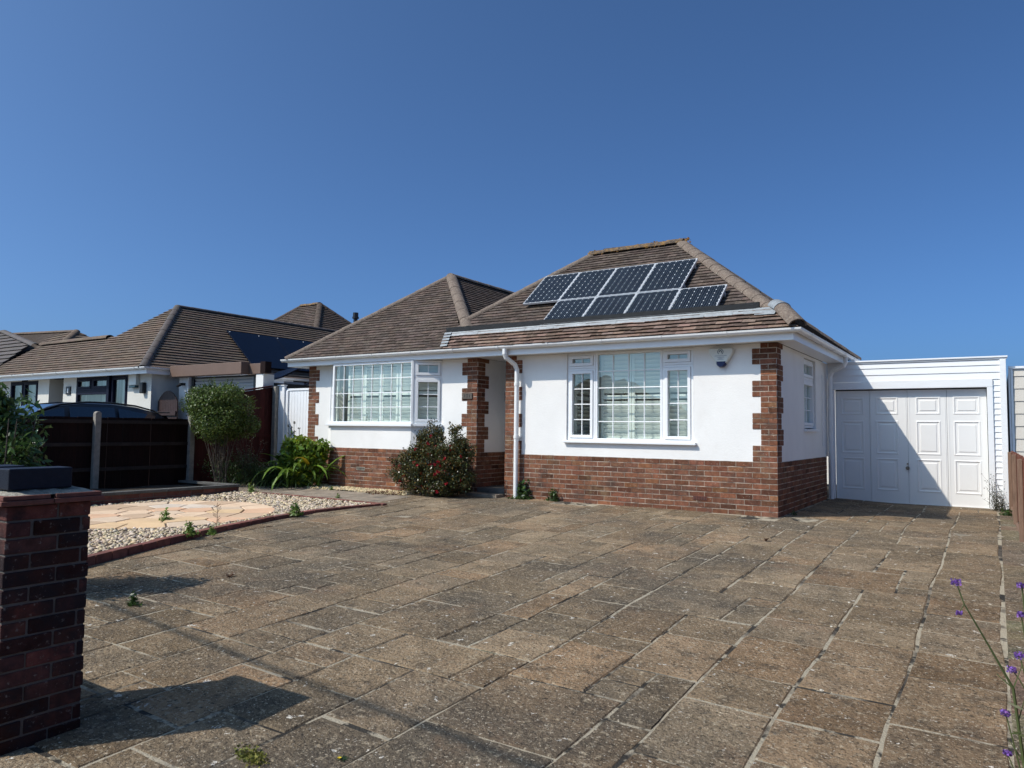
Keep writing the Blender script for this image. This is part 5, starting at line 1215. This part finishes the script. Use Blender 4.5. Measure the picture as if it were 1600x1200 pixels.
# tall shrub behind the pier
cx3, cy3 = -4.35, -7.45
LS = thing('roadside_shrub', 'leafy green shrub at the left edge rising behind the gate pier', 'shrub', (cx3, cy3, -.2))
mb = MB()
for i in range(9): d = Vector((U(-.3, .3), U(-.2, .2), 1)); p = Vector((cx3+U(-.06, .06), cy3+U(-.06, .06), -.25)); mb.tube([p, p+d*.7, p+d*1.4], [.014, .010, .004], 5)
mb.build('stem', 'bark', LS)
P = np.vstack([clumps((cx3, cy3, .62), (.40, .34, .66), 120, 38, .05, .3, -.15), clumps((cx3-.05, cy3, 1.22), (.22, .2, .22), 26, 34, .04, .2)]); P = P[P[:, 2] < 1.52]
leaves('foliage', P, .075, 'leaf_dark', LS, aspect=2.8, colr=(.6, 1.9))
# weeds
def rosette(name, x, y, z, s, n, label, mat='leaf_weed', rise=(15, 75), wd=.2, cat='weed', group=None):
    if n >= 16 and mat != 'leaf_dead':      # bushy weed: many small leaves on short upright shoots
        sh_ = max(5, n//4); Q = []
        for i in range(sh_):
            a = U(0, 6.28); r = s*U(0, .42); hgt = s*U(.45, 1.05)*(1.0 if rise[0] < 30 else 1.2); bx, by = x+r*math.cos(a), y+r*math.sin(a)*.7; lean = U(-.25, .25)
            for t in np.linspace(.04, 1, 16): w2 = s*.15*(1.15-t); Q.append((bx+lean*hgt*t+random.gauss(0, w2), by+random.gauss(0, w2), z+hgt*t*.85+abs(random.gauss(0, .004))))
            for t in range(10): Q.append((bx+random.gauss(0, s*.28), by+random.gauss(0, s*.2), z+abs(random.gauss(.012, .015))))
        o = leaves(name, Q, s*.30, mat, aspect=2.4, colr=(.55, 1.5), flat=.25); tag(o, label, cat, group); return o
    mb = MB()
    for i in range(n):
        L_ = s*U(.6, 1.1); az = U(0, 6.28); strap(mb, (x+U(-.2, .2)*s*.4, y+U(-.2, .2)*s*.4, z), az, L_, L_*wd, U(*rise), U(.4, 1.4), (U(.6, 1.3),)*3, 5)
        if i % 2 == 0:
            for t in (.35, .6, .8):
                for sg in (-1, 1): strap(mb, (x+math.cos(az)*L_*t*.5, y+math.sin(az)*L_*t*.5, z+L_*t*.5), az+sg*1.0, L_*.35, L_*wd*.6, U(*rise)*.7, .5, (U(.6, 1.3),)*3, 3)
    o = mb.build(name, mat, recalc=False); tag(o, label, cat, group); return o
rosette('weed', -6.50, -4.62, gb(-6.5, -4.62)+.0, .17, 26, 'leafy green weed growing on the buff stone circle')
rosette('weed', -5.27, -5.10, gb(-5.3, -5.1), .17, 34, 'bushy weed spilling over the brick edging nearest the street')
rosette('weed', -5.12, -4.93, gb(-5.3, -5.1), .12, 26, 'low dark green weed just right of the bushy one on the edging')
rosette('weed', -5.62, -3.28, gb(-5.6, -3.3), .18, 36, 'spreading weed on the brick edging right of the stone circle')
rosette('weed', -8.45, -1.86, gb(-8.4, -1.9), .17, 18, 'small upright weed at the far pebble corner near the raised bed', rise=(50, 88))
rosette('weed', -6.60, -1.55, g(-6.6, -1.6), .09, 16, 'dark flat weed at the edge of the concrete path')
rosette('weed', -7.55, -.82, g(-7.5, -.8), .09, 16, 'small pale weed at the edge of the yellow gravel strip')
rosette('weed', -4.00, -.07, 0, .30, 44, 'upright leafy weed at the wall foot beside the downpipe', mat='leaf_dark', rise=(45, 88), wd=.16)
rosette('weed', -3.42, -.06, 0, .20, 26, 'smaller leafy weed at the brick plinth under the main window', mat='leaf_dark', rise=(45, 88), wd=.16)
rosette('weed', -3.14, -6.98, g(-3.1, -7), .11, 18, 'dark weed in the driveway joint behind the gate pier', mat='leaf_dark', rise=(40, 85))
rosette('weed', -3.3, -6.0, g(-3.3, -6), .07, 9, 'withered brown weed on the driveway near the pebble bed', mat='leaf_dead', rise=(20, 60))
for (x, y) in ((.62, -2.1), (.90, -3.0)): pass
rosette('weed', .28, -1.75, g(.28, -1.75), .06, 9, 'tiny dry weed in the driveway joints in front of the brick corner', mat='leaf_dead')
rosette('weed', .10, .45, g(.1, .45)-.02, .09, 16, 'weed in the shade at the foot of the side wall', mat='leaf_dark')
P = rng.uniform((-8.6, -3.4), (-7.6, -2.6), (200, 2)); 
o = MB()
for i in range(40): p = (-7.95+random.gauss(0, .18), -2.75+random.gauss(0, .08)); strap(o, (*p, gb(*p)), U(0, 6.28), U(.05, .1), .012, U(10, 60), .8, U(.6, 1.2), 4)
tag(o.build('weed', 'leaf_dead', recalc=False), 'dried reddish weed patch on the pebbles behind the stone circle', 'weed')
# dry stalk on the pebbles
mb = MB(); bx, by = -5.42, -4.65; bz = gb(bx, by)
mb.tube([(bx, by, bz), (bx+.01, by, bz+.15), (bx+.0, by, bz+.30)], [.004, .003, .0015], 5)
for k in range(16): z = bz+.06+k*.015; a = U(0, 6.28); mb.tube([(bx, by, z), (bx+math.cos(a)*.05, by+math.sin(a)*.05, z+.03)], [.0018, .003], 4)
tag(mb.build('dry_stalk', 'leaf_dead'), 'dry brown flower stalk beside the weeds on the pebbles', 'dry stalk')
# scrub by the garage corner
WG = thing('wiry_weed', 'wiry tangled weed growing between the garage door and the picket fence', 'weed', (2.5, 3.35, 0))
mb = MB(); tips = []
for i in range(46):
    p = Vector((2.50+U(-.10, .07), 3.32+U(-.16, .12), g(2.5, 3.3))); d = Vector((U(-.45, .1), U(-.5, .3), 1)).normalized(); L_ = U(.12, .62); q = [p, p+d*L_*.5+Vector((U(-.03, .03), 0, 0)), p+d*L_+Vector((U(-.1, .05), 0, -.03))]
    mb.tube(q, [.003, .0025, .0012], 4); tips += [q[0].lerp(q[2], t)+Vector((U(-.03, .03), U(-.03, .03), U(-.02, .02))) for t in (.2, .35, .5, .65, .8, 1.)]*2
mb.build('stem', 'stem_dark', WG); leaves('foliage', [tuple(t+Vector((U(-.02, .02),)*3)) for t in tips], .022, 'leaf_grey', WG, colr=(.35, .9))
rosette('weed', 2.56, 2.6, g(2.5, 2.6), .13, 30, 'dark clump of weed at the foot of the picket fence', mat='leaf_dark', rise=(20, 80))
# verbena in the right foreground
VB = thing('tall_purple_flowers', 'tall wiry purple flowers in the near right corner', 'flowers', (2.56, -8.0, -.3))
mb = MB(); F_ = []
def cpt(x, y, D):
    r = r2*((x-800)/1153)+u2*((600-y)/1153)+fwd; return CAM+r*D
heads = [(Vector((2.335, -7.97, .735)), .026), (Vector((2.340, -7.96, .655)), .014), (Vector((2.477, -7.88, .728)), .024), (Vector((2.474, -7.88, .655)), .020), (Vector((2.468, -7.87, .548)), .026), (Vector((2.450, -7.88, .512)), .024), (Vector((2.434, -7.88, .400)), .023), (Vector((2.436, -7.87, .295)), .021)]
j1 = Vector((2.452, -7.90, .47)); j2 = Vector((2.470, -7.87, .28)); root = Vector((2.53, -7.92, g(2.53, -7.92)))
mb.tube([root, Vector((2.50, -7.90, 0)), j2, j1, Vector((2.400, -7.93, .58)), Vector((2.352, -7.965, .68)), heads[0][0]], [.005, .0045, .004, .0038, .0026, .002, .0018], 6)
mb.tube([Vector((2.352, -7.965, .68)), heads[1][0]], [.0014, .001], 5)
mb.tube([Vector((2.51, -7.9, .1)), Vector((2.500, -7.88, .4)), heads[2][0]], [.004, .003, .0018], 5); mb.tube([Vector((2.500, -7.88, .4)), heads[3][0]], .0016, 5)
mb.tube([Vector((2.50, -7.88, .30)), Vector((2.485, -7.875, .47)), heads[4][0]], [.003, .0022, .0015], 5); mb.tube([Vector((2.485, -7.875, .45)), Vector((2.466, -7.88, .49)), heads[5][0]], [.002, .0016, .0014], 5)
mb.tube([Vector((2.465, -7.87, .25)), Vector((2.447, -7.88, .34)), heads[6][0]], [.0025, .0018, .0014], 5); mb.tube([Vector((2.48, -7.87, .15)), Vector((2.455, -7.87, .24)), heads[7][0]], [.0025, .0018, .0014], 5)
for s_ in ((j1, (-.035, 0, .03)), (j1, (.02, 0, .06)), (j2, (-.03, .0, .05)), (j2, (.02, 0, .08)), (Vector((2.46, -7.88, .38)), (.015, 0, .06))): mb.tube([s_[0], s_[0]+Vector(s_[1])], [.0022, .0012], 4)
mb.build('stem', 'stem_green', VB)
for hp, r in heads: leaves('flower_head', np.array(hp)+np.clip(rng.normal(size=(90, 3)), -1.4, 1.4)*r*np.array([.28, .28, .18]), .0062, 'flower_purple', VB, aspect=1.1, colr=(.4, 1.4))
P = np.array([tuple(j1.lerp(root, t)) for t in rng.uniform(0, 1, 22)])+rng.normal(size=(22, 3))*.006; leaves('foliage', P, .035, 'stem_green', VB, aspect=5)
# dandelion on the driveway
mb = MB(); dx, dy = -.02, -7.82
for i in range(14): strap(mb, (dx, dy, g(dx, dy)+.004), i*.45, .012, .004, 40, .8, 1, 3)
dn = thing('small_yellow_flower', 'tiny yellow flower in a driveway joint near the bottom edge', 'flower', (dx, dy, g(dx, dy))); mb.build('petals', 'yellow', dn, recalc=False)
mb = MB()
for i in range(9): strap(mb, (dx+.01, dy+.01, g(dx, dy)), i*.7, .035, .008, 15, .5, .6, 3)
mb.build('leaves', 'leaf_dark', dn, recalc=False)

# ================================================================== STREET (behind the viewer: cable shadow and window reflections)
mb = MB(); mb.tube([(-40, -10.75, 5.35), (-6.9, -11.1, 5.24), (-3.7, -11.40, 5.20), (-2.5, -11.50, 5.2), (3, -11.9, 5.3), (30, -13.5, 6.0)], .020, 8); tag(mb.build('overhead_cable', 'black_plastic'), 'black overhead telephone cable strung along the street', 'cable')
for i, (hx, wdt, lab) in enumerate(((-21, 11, 'cream bungalow across the road with a low brown roof'), (-4, 13, 'long cream bungalow across the road facing the driveway'), (14, 12, 'cream bungalow across the road at the right end'))):
    OB = thing('opposite_bungalow', lab, 'bungalow', (hx, -36, -.6), 'bungalows across the road'); y0 = -34; mb = MB(); mb.box(hx-wdt/2, hx+wdt/2, -42, y0, -.6, 1.95); mb.build('wall', 'cream_render', OB)
    mb = MB(); a, b = hx-wdt/2-.4, hx+wdt/2+.4; r0, r1_ = (hx-1.5, -38, 4.9), (hx+1.5, -38, 4.9)
    slope(mb, [(a, y0+.4, 1.95), (b, y0+.4, 1.95), r1_, r0], .4, .4, lift=.03); slope(mb, [(b, y0+.4, 1.95), (b, -42.4, 1.95), r1_], .4, .4); slope(mb, [(a, -42.4, 1.95), (a, y0+.4, 1.95), r0], .4, .4); mb.build('roof', 'ntile', OB, recalc=False)
    
    for q_ in (-2.5, 2.5): mb = MB(); mb.box(hx+q_-1, hx+q_+1, y0, y0+.05, .2, 1.5); mb.build('window', 'navy_frame', OB)
for i, (hx, hw, lab) in enumerate(((-12, 3.4, 'dense hedge across the road, left one'), (4.5, 2.6, 'dense hedge across the road, right one'))):
    P = rng.uniform((hx-hw, -25.2, -.6), (hx+hw, -24, 1.6), (9000, 3)); P[:, 2] += .15*np.sin(P[:, 0]*2); tag(leaves('hedge', P, .16, 'leaf_dark'), lab, 'hedge', 'hedges across the road')
